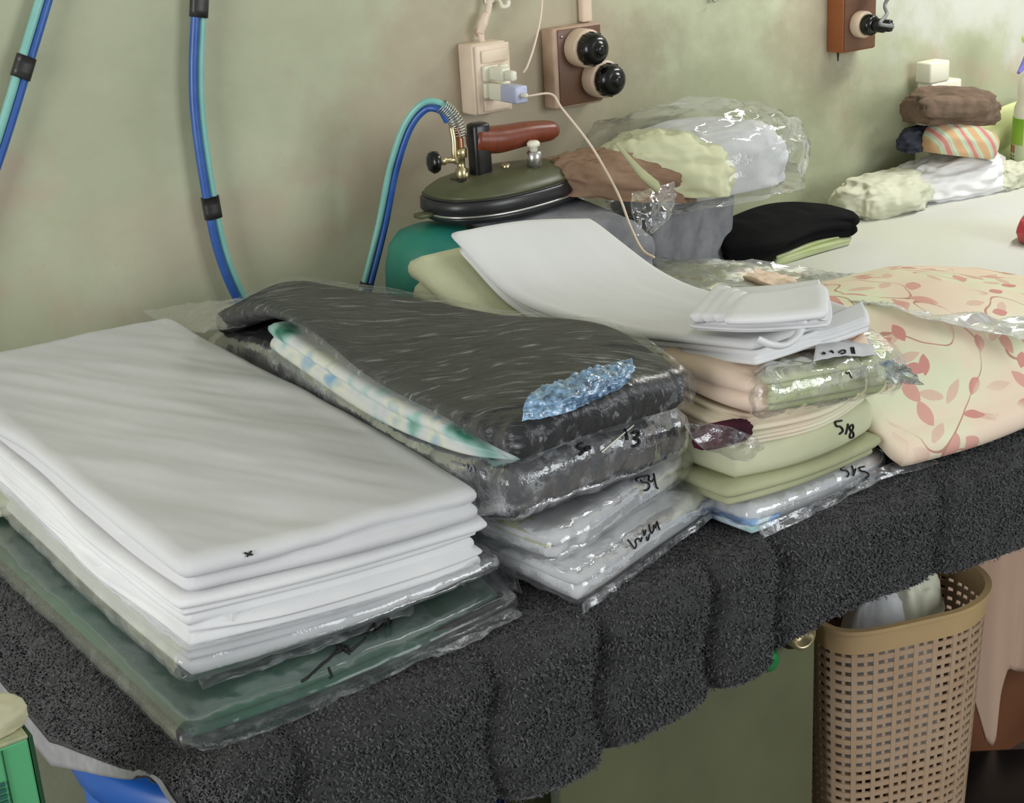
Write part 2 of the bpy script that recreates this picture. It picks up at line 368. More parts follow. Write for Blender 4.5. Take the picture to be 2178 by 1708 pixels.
cloth('charcoal_deep', (28, 28, 29), (38, 38, 40), vs=8, wrinkle=.4, ws=16)
cloth('cream', (212, 211, 190), (196, 198, 176), vs=7, wrinkle=.5, ws=20)
cloth('cream_green', (202, 203, 172), (188, 190, 156), vs=7, wrinkle=.4, ws=18)
cloth('olive_cream', (174, 176, 142), (156, 158, 124), vs=9, wrinkle=.4, ws=20)
cloth('peach', (230, 208, 188), (220, 196, 174), vs=6, wrinkle=.35, ws=16)
cloth('peach_cream', (226, 206, 184), (218, 218, 190), vs=11, wrinkle=.5, ws=26, stretch=(.6, 1, 2.5))
cloth('green_stack', (172, 184, 128), (196, 198, 170), vs=16, wrinkle=.4, ws=40, stretch=(.6, .6, 4))
cloth('black_cloth', (9, 9, 10), (18, 18, 19), vs=9, wrinkle=.8, ws=24)
cloth('grey_felt', (142, 143, 147), (116, 117, 123), vs=20, weave=300, bs=.7, wrinkle=.5, ws=40)
cloth('maroon', (80, 34, 46), (50, 26, 36), vs=20, wrinkle=.5, ws=30)
cloth('brown_cloth', (146, 120, 100), (120, 96, 78), vs=10, wrinkle=.8, ws=34)
cloth('brown_towel', (120, 100, 86), (98, 84, 70), vs=30, weave=380, bs=.8, wrinkle=.7, ws=60)
cloth('navy', (54, 58, 72), (84, 86, 96), vs=24)
cloth('pink_cloth', (186, 158, 138), (176, 146, 126), vs=3, wrinkle=.3, ws=8)
cloth('yellow_cloth', (214, 220, 164), (198, 204, 150), vs=9)
cloth('pale_grey_cloth', (186, 194, 190), (160, 170, 168), vs=80, wrinkle=.8, ws=90)
plain('teal', (34, 120, 116), .45, c2=(48, 134, 108), scale=12)
plain('blue_foil', (48, 78, 108), .14, c2=(150, 190, 225), scale=130, bump=1.0, coat=1.0, spec=.9)
plain('black_plastic', (16, 16, 17), .35)
plain('bakelite', (12, 13, 12), .22)
plain('tape_black', (34, 33, 32), .4, c2=(52, 50, 48), scale=60)
plain('hose_blue', (46, 84, 156), .32, c2=(58, 98, 164), scale=30)
plain('hose_teal', (122, 182, 172), .3, c2=(136, 192, 184), scale=30)
plain('iron_top', (82, 84, 58), .42, c2=(70, 72, 50), scale=12)
plain('iron_dark', (40, 40, 42), .35)
plain('steel', (196, 196, 192), .28, metal=.9)
plain('brass', (190, 176, 136), .3, metal=.85)
plain('copper', (186, 130, 100), .32, metal=.8)
plain('white_plastic', (228, 226, 206), .4)
plain('lilac_plastic', (186, 190, 216), .4)
plain('socket_ivory', (226, 208, 186), .45, c2=(214, 192, 170), scale=14)
plain('ceramic', (206, 184, 160), .4)
plain('board_paint', (190, 164, 142), .6, c2=(170, 142, 122), scale=24)
plain('cable_ivory', (222, 204, 186), .5)
plain('cable_grey', (120, 124, 122), .5)
plain('purple_plastic', (112, 108, 190), .35)
plain('yellow_plastic', (222, 224, 120), .4)
plain('label_green', (120, 172, 40), .45, c2=(150, 186, 60), scale=20)
plain('label_pale', (196, 206, 170), .5)
plain('red_print', (186, 66, 48), .5)
plain('dark_print', (60, 70, 44), .5)
plain('red_plastic', (190, 66, 70), .35, c2=(170, 90, 86), scale=20)
plain('tan_plastic', (170, 146, 122), .42, c2=(160, 134, 108), scale=10)
plain('tan_rim', (176, 150, 104), .4, c2=(164, 138, 104), scale=10)
plain('green_cap', (16, 120, 60), .3)
plain('ink', (14, 11, 13), .6)
# brown wood with a grain
def wood(key, a, b, sc=(3, 3, 30), rough=.45):
    s = NT(key); v = s.coord(sc); s.l(s.mix(s.noise(v, 6, 4), lin(a), lin(b)), s.b.inputs['Base Color']); s.b.inputs['Roughness'].default_value = rough; M[key] = s.m
wood('board_brown', (112, 78, 56), (88, 58, 40)); wood('board_orange', (158, 92, 52), (136, 76, 42)); wood('handle_wood', (136, 62, 34), (84, 36, 22), (30, 3, 3), .35)
film('film', .02, gloss=1.3, cap=.42, rough=.07, creases=.10, scale=26, strength=.7)
film('film_streak', .012, scale=46, stretch=(2.4, .22, 1.0), rot=2.29, rough=.20, gloss=.4, cap=.12, creases=.30, strength=.7, lo=.545)
film('film_grey', .10, gloss=1.3, cap=.42, rough=.07, creases=.25, scale=24, strength=.8)
film('film_white', .06, scale=24, gloss=1.3, cap=.45, rough=.08, strength=.6)
film('film_green', .03, scale=16, gloss=.6, cap=.22, rough=.14, creases=.06, strength=.3)
film('film_haze', .16, scale=20, gloss=1.3, cap=.45, rough=.10, strength=.6)
film('film_thin', .008, scale=26, gloss=1.2, cap=.40, rough=.06, creases=.05, strength=.7)
film('film_band', .20, scale=26, stretch=(2.4, .22, 1.0), rot=2.29, gloss=1.3, cap=.45, rough=.08, creases=.55, strength=.7, lo=.50)
film('film_flap', .03, scale=40, gloss=1.2, cap=.42, rough=.07, creases=.12, strength=.8)
film('film_clearblue', .06, tint=(120, 175, 225), scale=75, gloss=3.5, cap=.85, rough=.05, strength=1.0, creases=.45)
# printed edge of the patterned fabric: blurred cream, teal and blue patches
s = NT('print_teal'); nz = s.noise(s.coord((1, 1, 1)), 17, 2, .4)
s.l(s.ramp(nz, [(.30, lin((40, 104, 84))), (.40, lin((150, 186, 176))), (.47, lin((196, 198, 198))), (.56, lin((204, 206, 188))), (.66, lin((122, 160, 188))), (.75, lin((176, 172, 120)))]), s.b.inputs['Base Color'])
s.b.inputs['Roughness'].default_value = .85; s.bump(s.noise(s.coord(), 40, 3), .3, .002); M['print_teal'] = s.m
# white cloth with pale blue and teal printed stripes
s = NT('print_blue'); nz = s.noise(s.coord((1, 1, 3)), 26, 2, .4)
s.l(s.ramp(nz, [(.36, lin((96, 140, 190))), (.46, lin((150, 182, 214))), (.52, lin((214, 224, 232))), (.66, lin((150, 190, 186)))]), s.b.inputs['Base Color']); s.b.inputs['Roughness'].default_value = .85; M['print_blue'] = s.m
# striped towel roll
s = NT('stripe_cloth'); w = s.n('ShaderNodeTexWave', i_Scale=1.0, i_Distortion=1.2, i_Detail=1.0); s.l(s.coord((7, 2, 16), rot=(0, .6, .3)), w.inputs['Vector'])
s.l(s.ramp(w.outputs['Fac'], [(.1, lin((198, 158, 122))), (.3, lin((180, 182, 136))), (.5, lin((196, 204, 176))), (.68, lin((156, 188, 166))), (.85, lin((206, 182, 166))), (.97, lin((190, 128, 116)))]), s.b.inputs['Base Color']); s.b.inputs['Roughness'].default_value = .9; M['stripe_cloth'] = s.m
# cream cloth printed with sprigs of red leaves
def floral():
    s = NT('floral'); bg = s.mix(s.ramp(s.noise(s.coord(), 7, 3), [(.4, (0, 0, 0, 1)), (.6, (1, 1, 1, 1))]), lin((232, 210, 188)), lin((222, 224, 192)))
    c = s.n('ShaderNodeTexCoord')
    def leaves(scale, a, b, thr, seed, rand):
        mp = s.n('ShaderNodeMapping'); mp.inputs['Scale'].default_value = (scale,) * 3; mp.inputs['Location'].default_value = (seed, seed * .7, 0); s.l(c.outputs['UV'], mp.inputs[0])
        vo = s.n('ShaderNodeTexVoronoi', voronoi_dimensions='2D', i_Scale=1.0, i_Randomness=rand); s.l(mp.outputs[0], vo.inputs['Vector'])
        sb = s.n('ShaderNodeVectorMath', operation='SUBTRACT'); s.l(mp.outputs[0], sb.inputs[0]); s.l(vo.outputs['Position'], sb.inputs[1])
        sp = s.n('ShaderNodeSeparateColor'); s.l(vo.outputs['Color'], sp.inputs[0])
        an = s.n('ShaderNodeMath', operation='MULTIPLY_ADD'); an.inputs[1].default_value = 2.2; an.inputs[2].default_value = seed; s.l(sp.outputs[0], an.inputs[0])
        ro = s.n('ShaderNodeVectorRotate', rotation_type='Z_AXIS'); s.l(sb.outputs[0], ro.inputs['Vector']); s.l(an.outputs[0], ro.inputs['Angle'])
        sc = s.n('ShaderNodeVectorMath', operation='MULTIPLY'); sc.inputs[1].default_value = (1 / a, 1 / b, 0); s.l(ro.outputs[0], sc.inputs[0])
        xy = s.n('ShaderNodeSeparateXYZ'); s.l(sc.outputs[0], xy.inputs[0])
        ax = s.n('ShaderNodeMath', operation='ABSOLUTE'); s.l(xy.outputs[0], ax.inputs[0])
        y2 = s.n('ShaderNodeMath', operation='MULTIPLY_ADD'); s.l(xy.outputs[1], y2.inputs[0]); s.l(xy.outputs[1], y2.inputs[1]); s.l(ax.outputs[0], y2.inputs[2])
        lt = s.n('ShaderNodeMath', operation='LESS_THAN'); lt.inputs[1].default_value = 1.0; s.l(y2.outputs[0], lt.inputs[0])
        g = s.n('ShaderNodeMath', operation='GREATER_THAN'); g.inputs[1].default_value = thr; s.l(sp.outputs[1], g.inputs[0])
        m = s.n('ShaderNodeMath', operation='MULTIPLY'); s.l(lt.outputs[0], m.inputs[0]); s.l(g.outputs[0], m.inputs[1]); return m.outputs[0]
    patchy = s.ramp(s.noise(s.coord(), 5.2, 2), [(.38, (0, 0, 0, 1)), (.44, (1, 1, 1, 1))])
    def gate(m):
        x = s.n('ShaderNodeMath', operation='MULTIPLY'); s.l(m, x.inputs[0]); s.l(patchy, x.inputs[1]); return x.outputs[0]
    col = bg
    st = s.noise(s.coord(), 9, 1); ab = s.n('ShaderNodeMath', operation='SUBTRACT'); ab.inputs[1].default_value = .5; s.l(st, ab.inputs[0])
    ab2 = s.n('ShaderNodeMath', operation='ABSOLUTE'); s.l(ab.outputs[0], ab2.inputs[0]); lt = s.n('ShaderNodeMath', operation='LESS_THAN'); lt.inputs[1].default_value = .006; s.l(ab2.outputs[0], lt.inputs[0])
    col = s.mix(gate(lt.outputs[0]), col, lin((188, 142, 122)))
    col = s.mix(gate(leaves(18, .13, .38, .3, .4, .8)), col, lin((218, 188, 168)))
    col = s.mix(gate(leaves(17, .17, .36, .4, 1.9, .8)), col, lin((214, 162, 148)))
    col = s.mix(gate(leaves(20, .16, .32, .6, 3.1, .9)), col, lin((206, 144, 134)))
    s.l(col, s.b.inputs['Base Color']); s.b.inputs['Roughness'].default_value = .9; s.bump(s.noise(s.coord(), 20, 4), .3, .003); M['floral'] = s.m
floral()

# ------------------------------------------------------------------ the room
def struct(name, lo, hi, mat, bev=0):
    v, f = boxg(lo, hi, bev); o = add(name, v, f, mat, smooth=False); o['kind'] = 'structure'; return o
struct('floor', (-2.5, -4.2, -.1), (4.6, .1, 0), M['floor'])
struct('ceiling', (-2.5, -4.2, 2.7), (4.6, .12, 2.8), M['ceiling'])
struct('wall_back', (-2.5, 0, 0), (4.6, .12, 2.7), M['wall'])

# ------------------------------------------------------------------ the long work table
tb = thing('work_table', (1.9, -.5, 0), 'long work table with an olive green front panel, along the wall', 'table')
add('tabletop', *boxg((.365, -.985, T - .05), (3.6, -.02, T - .010), .01), M['table_wood'], tb)
add('front_panel', *boxg((.79, -.955, 0), (1.178, -.935, T - .05), .003), M['olive_paint'], tb)
add('side_panel', *boxg((1.160, -.934, 0), (1.178, -.04, T - .05), .003), M['olive_paint'], tb)
for lx in (2.3, 3.5):
    for ly in (-.93, -.09): add('leg', *boxg((lx - .03, ly - .03, 0), (lx + .03, ly + .03, T - .05), .004), M['dark_wood'], tb)

# ------------------------------------------------------------------ the charcoal terry blanket over the table's edge
def blanket():
    x0, x1, y0, y1 = .375, 2.05, -.985, .0
    nx, ny = 300, 210
    xs = np.linspace(x0 - .13, x1, nx); ys = np.linspace(y0 - .17, -.10, ny)
    Xq, Yq = np.meshgrid(xs, ys)
    cr = .05
    ix = np.maximum(Xq, x0 + cr); iy = np.maximum(Yq, y0 + cr); dx, dy = Xq - ix, Yq - iy; rr = np.hypot(dx, dy)
    d = np.maximum(rr - cr, 0); ux, uy = dx / np.maximum(rr, 1e-6), dy / np.maximum(rr, 1e-6)
    wl = np.clip(-ux, 0, 1)**2                                     # 1 on the left end, 0 on the front
    dropL = np.interp(Yq, [-1.02, -.95, -.85, -.70, -.1], [.004, .018, .064, .13, .15])
    dropF = np.interp(Xq, [.35, .5, .7, 1.0, 1.1, 1.2, 1.3, 1.5, 2.1], [.06, .135, .150, .125, .098, .098, .112, .128, .138])
    span = np.where(wl > .5, .13, .17); drop = dropL * wl + dropF * (1 - wl)
    dd = d / span * (drop + .02)
    r = .032; al = np.minimum(dd / r, math.pi / 2); ext = np.maximum(dd - r * math.pi / 2, 0)
    # puffs between the creases that run down the front
    cx = np.array([.30, .47, .682, .812, .965, 1.06, 1.33, 1.62, 2.1])
    Xw = Xq + .012 * np.sin(ext * 30) + .12 * np.clip(-(Yq + 1.0), 0, .2)
    k = np.clip(np.searchsorted(cx, Xw) - 1, 0, len(cx) - 2); g = (Xw - cx[k]) / (cx[k + 1] - cx[k])
    puff = np.clip(1 - np.abs(2 * g - 1)**4, 0, 1)
    fr = (1 - wl) * np.clip((-.955 - Yq) / .05, 0, 1)
    out = r * np.sin(al) + ext * .10 + fr * puff * .015 * np.clip(d / .04, 0, 1) - fr * .008 * (1 - puff)
    bx = np.where(d > 0, ix + ux * cr, Xq); by = np.where(d > 0, iy + uy * cr, Yq)
    X = bx + ux * out; Y = by + uy * out
    Z = T - r * (1 - np.cos(al)) - ext
    Z = Z + fr * (puff - .6) * .007 * np.exp(-(dd / .05)**2)
    n = fbm(np.stack([Xq * 9, Yq * 9, 0 * Xq], -1), 3)
    on = np.clip((-.93 - Yq) / .05, 0, 1)
    Z = Z + n * (.002 + .004 * on); Y = Y - np.abs(n) * .006 * fr
    N = nx * ny; top = np.stack([X, Y, Z], -1).reshape(-1, 3)
    P = top.reshape(ny, nx, 3); du = np.gradient(P, axis=1); dv = np.gradient(P, axis=0); nm = np.cross(du, dv); nm /= np.linalg.norm(nm, axis=-1)[..., None] + 1e-12
    nm = np.where(nm[..., 2:3] < -.9, -nm, nm)
    bot = (P - nm * .010).reshape(-1, 3); F = []
    for i in range(ny - 1):
        for j in range(nx - 1):
            a = i * nx + j; F.append((a, a + 1, a + nx + 1, a + nx)); F.append((N + a, N + a + nx, N + a + nx + 1, N + a + 1))
    E = list(range(nx)) + [i * nx + nx - 1 for i in range(1, ny)] + [(ny - 1) * nx + j for j in range(nx - 2, -1, -1)] + [i * nx for i in range(ny - 2, 0, -1)]
    for a, b in zip(E, E[1:] + E[:1]): F.append((a, a + N, b + N, b))
    ob = add('blanket', np.vstack([top, bot]), F, M['terry'])
    tag(ob, 'charcoal grey terry blanket draped over the front edge of the work table', 'blanket')
    # pile: short bent loops, only where the terry is open to view
    cand = RNG.integers(0, ny - 1, 400000), RNG.integers(0, nx - 1, 400000); fi = RNG.random((2, 400000))
    p = P[cand[0], cand[1]] * ((1 - fi[0]) * (1 - fi[1]))[:, None] + P[cand[0], cand[1] + 1] * ((1 - fi[0]) * fi[1])[:, None] + P[cand[0] + 1, cand[1]] * (fi[0] * (1 - fi[1]))[:, None] + P[cand[0] + 1, cand[1] + 1] * (fi[0] * fi[1])[:, None]
    q = nm[cand]; keep = ((Yq[cand] < -.85) | (Xq[cand] < .48)) & (Xq[cand] < 1.75) & (RNG.random(400000) < .62) & ((wl[cand] < .5) | (d[cand] < .104)); p = p[keep]; q = q[keep]; K = len(p)
    rd = RNG.normal(0, 1, (K, 3)); rd -= (rd * q).sum(1)[:, None] * q; rd /= np.linalg.norm(rd, axis=1)[:, None]; sd = np.cross(q, rd)
    h = RNG.uniform(.0022, .0048, K)[:, None]; w = RNG.uniform(.0006, .0011, K)[:, None]
    lean = rd * h * RNG.uniform(.2, .9, K)[:, None] + np.array([0, 0, -1.]) * h * .25
    a = p - sd * w; b = p + sd * w; c = p + q * h * .75 + lean * .6 - sd * w; e = p + q * h * .75 + lean * .6 + sd * w; tip = p + q * h * .55 + lean * 1.5
    V = np.stack([a, b, e, c, tip], 1).reshape(-1, 3); i5 = np.arange(K) * 5
    me = bpy.data.meshes.new('terry_pile'); base = np.array(ob.location)
    me.vertices.add(len(V)); me.vertices.foreach_set('co', (V - base).ravel())
    lp = np.stack([i5, i5 + 1, i5 + 2, i5 + 3, i5 + 3, i5 + 2, i5 + 4], 1).ravel(); me.loops.add(len(lp)); me.loops.foreach_set('vertex_index', lp)
    st = (np.arange(K) * 7)[:, None] + np.array([[0, 4]]); me.polygons.add(K * 2); me.polygons.foreach_set('loop_start', st.ravel()); me.polygons.foreach_set('loop_total', np.tile([4, 3], K))
    me.materials.append(M['pile']); me.update(calc_edges=True)
    o = bpy.data.objects.new('terry_pile', me); COL.objects.link(o); o.parent = ob; o['kind'] = 'stuff'
    # flat woven hem along the left end
    hm = P[8:170, 0:5] + nm[8:170, 0:5] * .0016
    ny2, nx2 = hm.shape[:2]; Fh = [(i * nx2 + j, i * nx2 + j + 1, (i + 1) * nx2 + j + 1, (i + 1) * nx2 + j) for i in range(ny2 - 1) for j in range(nx2 - 1)]
    h_ = add('hem', hm.reshape(-1, 3), Fh, M['hem'], ob); h_['label'] = 'flat light grey woven hem'
    h_.modifiers.new('thick', 'SOLIDIFY').thickness = .0015
blanket()

# white sheet on the far right part of the table
def wsheet():
    nx, ny = 90, 50; X, Y = np.meshgrid(np.linspace(1.30, 3.55, nx), np.linspace(-.86, -.025, ny))
    Z = T + .012 + .0025 * fbm(np.stack([X * 3, Y * 4, 0 * X], -1), 3)
    P = np.stack([X, Y, Z], -1); F = [(i * nx + j, i * nx + j + 1, (i + 1) * nx + j + 1, (i + 1) * nx + j) for i in range(ny - 1) for j in range(nx - 1)]
    o = add('table_sheet', P.reshape(-1, 3), F, M['table_sheet']); m = o.modifiers.new('thick', 'SOLIDIFY'); m.thickness = .003; m.offset = -1
    tag(o, 'plain white sheet spread over the table beside the wall, under the rolled cloths', 'sheet')
wsheet()

# blue drum under the left end of the table
dr = thing('blue_drum', (.602, -.70, 0), 'blue plastic drum under the left end of the table', 'drum')
add('body', *lathe([(.20, .0), (.215, .01), (.225, .2), (.232, .205), (.232, .225), (.226, .23), (.232, .45), (.238, .455), (.238, .475), (.232, .48), (.235, .62), (.22, .65)], (.602, -.70, 0), seg=48), M['blue_plastic'], dr)
add('lid', *lathe([(.24, .615), (.245, .62), (.245, .655), (.235, .662), (.0, .664)], (.602, -.70, 0), seg=48), M['blue_plastic'], dr)

# stool, green carton and the cream lump at the bottom left
def green_carton():
    st = thing('wooden_stool', (.15, -.98, 0), 'plain dark wooden stool under the green carton', 'stool')
    add('seat', *boxg((.03, -1.05, .42), (.262, -.91, .45), .005), M['dark_wood'], st)
    for sx in (.05, .245):
        for sy in (-1.03, -.93): add('leg', *boxg((sx - .012, sy - .012, 0), (sx + .012, sy + .012, .42), .003), M['dark_wood'], st)
    g = thing('green_carton', (.17, -.98, .45), 'tall green printed carton at the blue drum, with an open flap', 'box')
    add('carton_body', *boxg((.10, -1.0, .4505), (.2465, -.957, .874), .002), M['green_card'], g, smooth=False)
    add('carton_side', *boxg((.2468, -1.001, .4505), (.2500, -.956, .876), .0005), M['green_card_dark'], g, smooth=False)
    add('top_flap', *boxg((.10, -1.001, .8743), (.2465, -.956, .8775), .001), M['card_label'], g, smooth=False)['label'] = 'pale speckled top flap'
    add('printed_label', *boxg((.12, -1.0018, .700), (.2205, -1.0003, .812), .0003), M['card_brown'], g, smooth=False)
    m = MB()
    for k in range(6): m.put(*boxg((.12, -1.0022, .8135 + k * .0055), (.222, -1.0003, .8170 + k * .0055), .0002))
    m.build('printed_stripes', M['card_teal'], g, smooth=False)
    add('carton_seam', *boxg((.2245, -1.0012, .452), (.2253, -1.0002, .872), .0002), M['green_card_dark'], g, smooth=False)
    o = add('cream_bundle', *lumpg((.226, -.976, .8778), (.030, .019, .020), .08, 2.0, 4, .5), M['cream_lump'])
    tag(o, 'rounded cream bundle on top of the green carton', 'bundle')
green_carton()

# ------------------------------------------------------------------ things on the wall
def socket_box():
    s = thing('socket_box', (1.38, 0, 1.105), 'ivory double socket box with plugs, on the wall over the steam iron', 'socket')
    add('back_box', *boxg((1.338, -.043, 1.103), (1.405, -.0005, 1.216), .004), M['socket_ivory'], s)
    add('face_plate', *boxg((1.341, -.049, 1.105), (1.407, -.0432, 1.214), .003), M['socket_ivory'], s)
    add('blank_module', *boxg((1.350, -.0535, 1.186), (1.401, -.0495, 1.206), .002), M['socket_ivory'], s)
    add('blank_module', *boxg((1.350, -.0535, 1.109), (1.401, -.0495, 1.127), .002), M['socket_ivory'], s)
    for z in (1.158, 1.131):
        add('socket_module', *boxg((1.350, -.058, z), (1.378, -.0495, z + .024), .002), M['white_plastic'], s)
        add('rocker', *boxg((1.381, -.055, z + .001), (1.400, -.0495, z + .022), .002), M['white_plastic'], s)
    p = thing('plug', (1.375, -.06, 1.17), 'small white plug in the upper socket of the ivory box', 'plug')
    add('plug_body', *boxg((1.357, -.096, 1.160), (1.374, -.0585, 1.181), .003), M['white_plastic'], p)
    add('plug_grip', *boxg((1.360, -.118, 1.162), (1.372, -.0962, 1.178), .004), M['white_plastic'], p)
    add('cable', *tubeg([(1.3829,-0.1180,1.1731), (1.3903,-0.1200,1.1833), (1.4204,-0.1000,1.2110), (1.4569,-0.0700,1.2491), (1.4776,-0.0500,1.2865), (1.5005,-0.0300,1.3572)], .0017, 40, 7), M['cable_ivory'], p)
    c = thing('phone_charger', (1.37, -.06, 1.14), 'pale cube charger with a thin cable in the lower socket', 'charger')
    add('charger_body', *boxg((1.354, -.092, 1.129), (1.378, -.0585, 1.156), .003), M['white_plastic'], c)
    add('charger_front', *boxg((1.354, -.135, 1.129), (1.378, -.0922, 1.156), .003), M['lilac_plastic'], c)
    add('cable_plug', *lathe([(.003, 0), (.004, .001), (.004, .012), (.002, .016)], (1.366, -.1352, 1.142), (0, -1, 0), 12), M['white_plastic'], c)
    add('cable', *tubeg([(1.366, -.150, 1.142), (1.3969,-0.1700,1.1431), (1.3944,-0.2000,1.1246), (1.3961,-0.2600,1.0805), (1.3808,-0.3200,1.0477), (1.3429,-0.4000,1.0236), (1.3120,-0.4600,0.9977), (1.2993,-0.5000,0.9733), (1.3052,-0.5200,0.9636)], .0019, 70, 7), M['cable_ivory'], c)
socket_box()

def fuse_board():
    s = thing('fuse_board', (1.555, 0, 1.09), 'wooden board with two round black fuse holders on the wall', 'fuse board')
    add('board', *boxg((1.505, -.034, 1.088), (1.606, -.0005, 1.2205), .004), M['board_paint'], s)
    add('board_front', *boxg((1.514, -.0365, 1.092), (1.604, -.0342, 1.2185), .0015), M['board_brown'], s)
    for (x, z, r) in ((1.556, 1.186, .031), (1.590, 1.131, .031)):
        b = add('fuse_base', *lathe([(r, 0), (r * 1.02, .003), (r * 1.02, .026), (r * .95, .030)], (x, -.0367, z), (0, -1, 0), 36), M['ceramic'], s)
        add('fuse_cap', *lathe([(r * .86, .030), (r * .88, .033), (r * .86, .044), (r * .74, .052), (r * .5, .057), (r * .28, .058), (r * .26, .062), (r * .12, .063)], (x, -.0367, z), (0, -1, 0), 36), M['bakelite'], b)
        m = MB()
        for k in range(12):
            a = k * math.pi / 6; m.put(*boxg((x + math.cos(a) * r * .86 - .0016, -.080, z + math.sin(a) * r * .86 - .0016), (x + math.cos(a) * r * .86 + .0016, -.068, z + math.sin(a) * r * .86 + .0016), .0005))
        m.build('grip_ribs', M['bakelite'], b)
    add('screw', *lathe([(.002, 0), (.0025, .002), (.001, .003)], (1.521, -.0366, 1.207), (0, -1, 0), 10), M['steel'], s)
    o = add('conduit', *boxg((1.585, -.014, 1.2215), (1.606, -.0005, 1.75), .003), M['socket_ivory'])
    tag(o, 'straight painted conduit strip running up the wall from the fuse board', 'conduit')
fuse_board()

def right_board():
    s = thing('switch_board', (2.22, 0, 1.1), 'orange brown wooden switch board, under a grey cable loop', 'switch board')
    add('board', *boxg((2.184, -.042, 1.099), (2.272, -.0005, 1.36), .002), M['board_orange'], s)
    add('board_front', *boxg((2.186, -.0445, 1.101), (2.271, -.0422, 1.36), .001), M['board_brown'], s)
    for (x, z) in ((2.222, 1.150), (2.245, 1.232)):
        b = add('socket_base', *lathe([(.024, 0), (.025, .003), (.025, .018), (.022, .021)], (x, -.0447, z), (0, -1, 0), 30), M['ceramic'], s)
        add('socket_cap', *lathe([(.019, .021), (.020, .024), (.0195, .036), (.015, .042)], (x, -.0447, z), (0, -1, 0), 30), M['bakelite'], b)
        pl_ = add('plug', *lathe([(.012, .042), (.013, .045), (.013, .062), (.008, .068), (.006, .082)], (x + .002, -.0447, z), (0, -1, 0), 20), M['black_plastic'], s)
        add('plug_wing', *boxg((x - .004, -.125, z - .010), (x + .008, -.105, z + .012), .003), M['black_plastic'], pl_)
    add('cable', *tubeg([(2.226, -.127, 1.150), (2.1877,-0.1300,1.1597), (2.2161,-0.1200,1.1731), (2.2352,-0.1000,1.1915), (2.25, -.13, 1.232)], .0035, 40, 9), M['cable_grey'], s)
    add('nail', *lathe([(.001, 0), (.0025, .016), (.003, .018)], (2.195, -.02, 1.0815), (0, 0, 1), 8), M['bakelite'], s)
right_board()

def wall_bits():
    o = thing('wrapped_cable', (1.36, -.01, 1.22), 'old twisted cable wrapped in pale tape above the ivory socket box', 'cable')
    add('wires', *tubeg([(1.3738,-0.0200,1.2161), (1.3729,-0.0220,1.2327), (1.3879,-0.0220,1.2613), (1.3934,-0.0220,1.2864), (1.4028,-0.0200,1.3436)], .005, 30, 9), M['cable_ivory'], o)
    add('tape', *tubeg([(1.3686,-0.0225,1.2288), (1.3761,-0.0225,1.2442), (1.3837,-0.0225,1.2596)], [.0055, .0085, .0062], 12, 10), M['socket_ivory'], o)
    add('clip', *lathe([(.007, 0), (.008, .004), (.004, .010)], (1.3730,-0.0120,1.2306), (0, -1, 0), 14), M['board_paint'], o)
    h = thing('wall_hook', (1.41, 0, 1.28), 'small white plastic hook above the wrapped cable on the wall', 'hook')
    add('hook_base', *boxg((1.395, -.005, 1.272), (1.424, -.0005, 1.300), .002), M['white_plastic'], h)
    add('hook_arm', *tubeg([(1.4170,-0.0060,1.2818), (1.4178,-0.0120,1.2731), (1.4177,-0.0220,1.2662), (1.4243,-0.0260,1.2672), (1.4280,-0.0240,1.2741)], .0035, 24, 8), M['white_plastic'], h)
    n = thing('cable_clip', (1.92, 0, 1.28), 'small dark clip on the bare wall between fuse board and switch board', 'clip')
    add('clip_body', *boxg(np.array((1.8824,0.0000,1.2324)) + (0, -.010, 0), np.array((1.9027,0.0000,1.2205)) + (.012, -.0005, .022), .003), M['bakelite'], n)
    add('clip_nail', *lathe([(.0025, 0), (.003, .004), (.001, .007)], np.array((1.8832,-0.0102,1.2263)), (0, -1, 0), 8), M['steel'], n)
wall_bits()

# ------------------------------------------------------------------ paired hoses
def hose_pair(name, path, off, tapes, label, r=.0066, rt=.0060, order=1):
    """path: centre line; off: half the spacing between the two hoses; tapes: (from, to) along the length, 0..1."""
    c = curve(path, 90); o = thing(name, tuple(c[-1]), label, 'hose')
    t = np.gradient(c, axis=0); side = np.cross(t, np.array([0, 1., 0])); side /= np.linalg.norm(side, axis=1)[:, None] + 1e-9
    for k, (mat, rr) in enumerate((('hose_blue', r), ('hose_teal', rt))):
        s = (1 if k == 0 else -1) * order
        w = side * (off * s) + np.array([0, 1, 0]) * (.0012 * s)
        add('hose', *tubeg(c + w, rr, seg=12, raw=True), M[mat], o)['label'] = ('blue hose', 'pale teal hose')[k]
    for a, b in tapes:
        i, j = int(a * 89), max(int(b * 89), int(a * 89) + 3); v = []; F = []; n = j - i + 1; sg = 16
        for q in range(i, j + 1):
            tt = t[q] / np.linalg.norm(t[q]); sd = side[q]; up = np.cross(tt, sd)
            for k in range(sg):
                an = 2 * math.pi * k / sg; ca, sa = math.cos(an), math.sin(an)
                v.append(c[q] + sd * (np.sign(ca) * abs(ca)**.7 * (off + r + .0014)) + up * (np.sign(sa) * abs(sa)**.8 * (r + .0022)))
        for q in range(n - 1):
            for k in range(sg): F.append((q * sg + k, q * sg + (k + 1) % sg, (q + 1) * sg + (k + 1) % sg, (q + 1) * sg + k))
        F += [tuple(range(sg)), tuple((n - 1) * sg + k for k in range(sg))]
        add('tape', v, F, M['tape_black'], o)
    return o
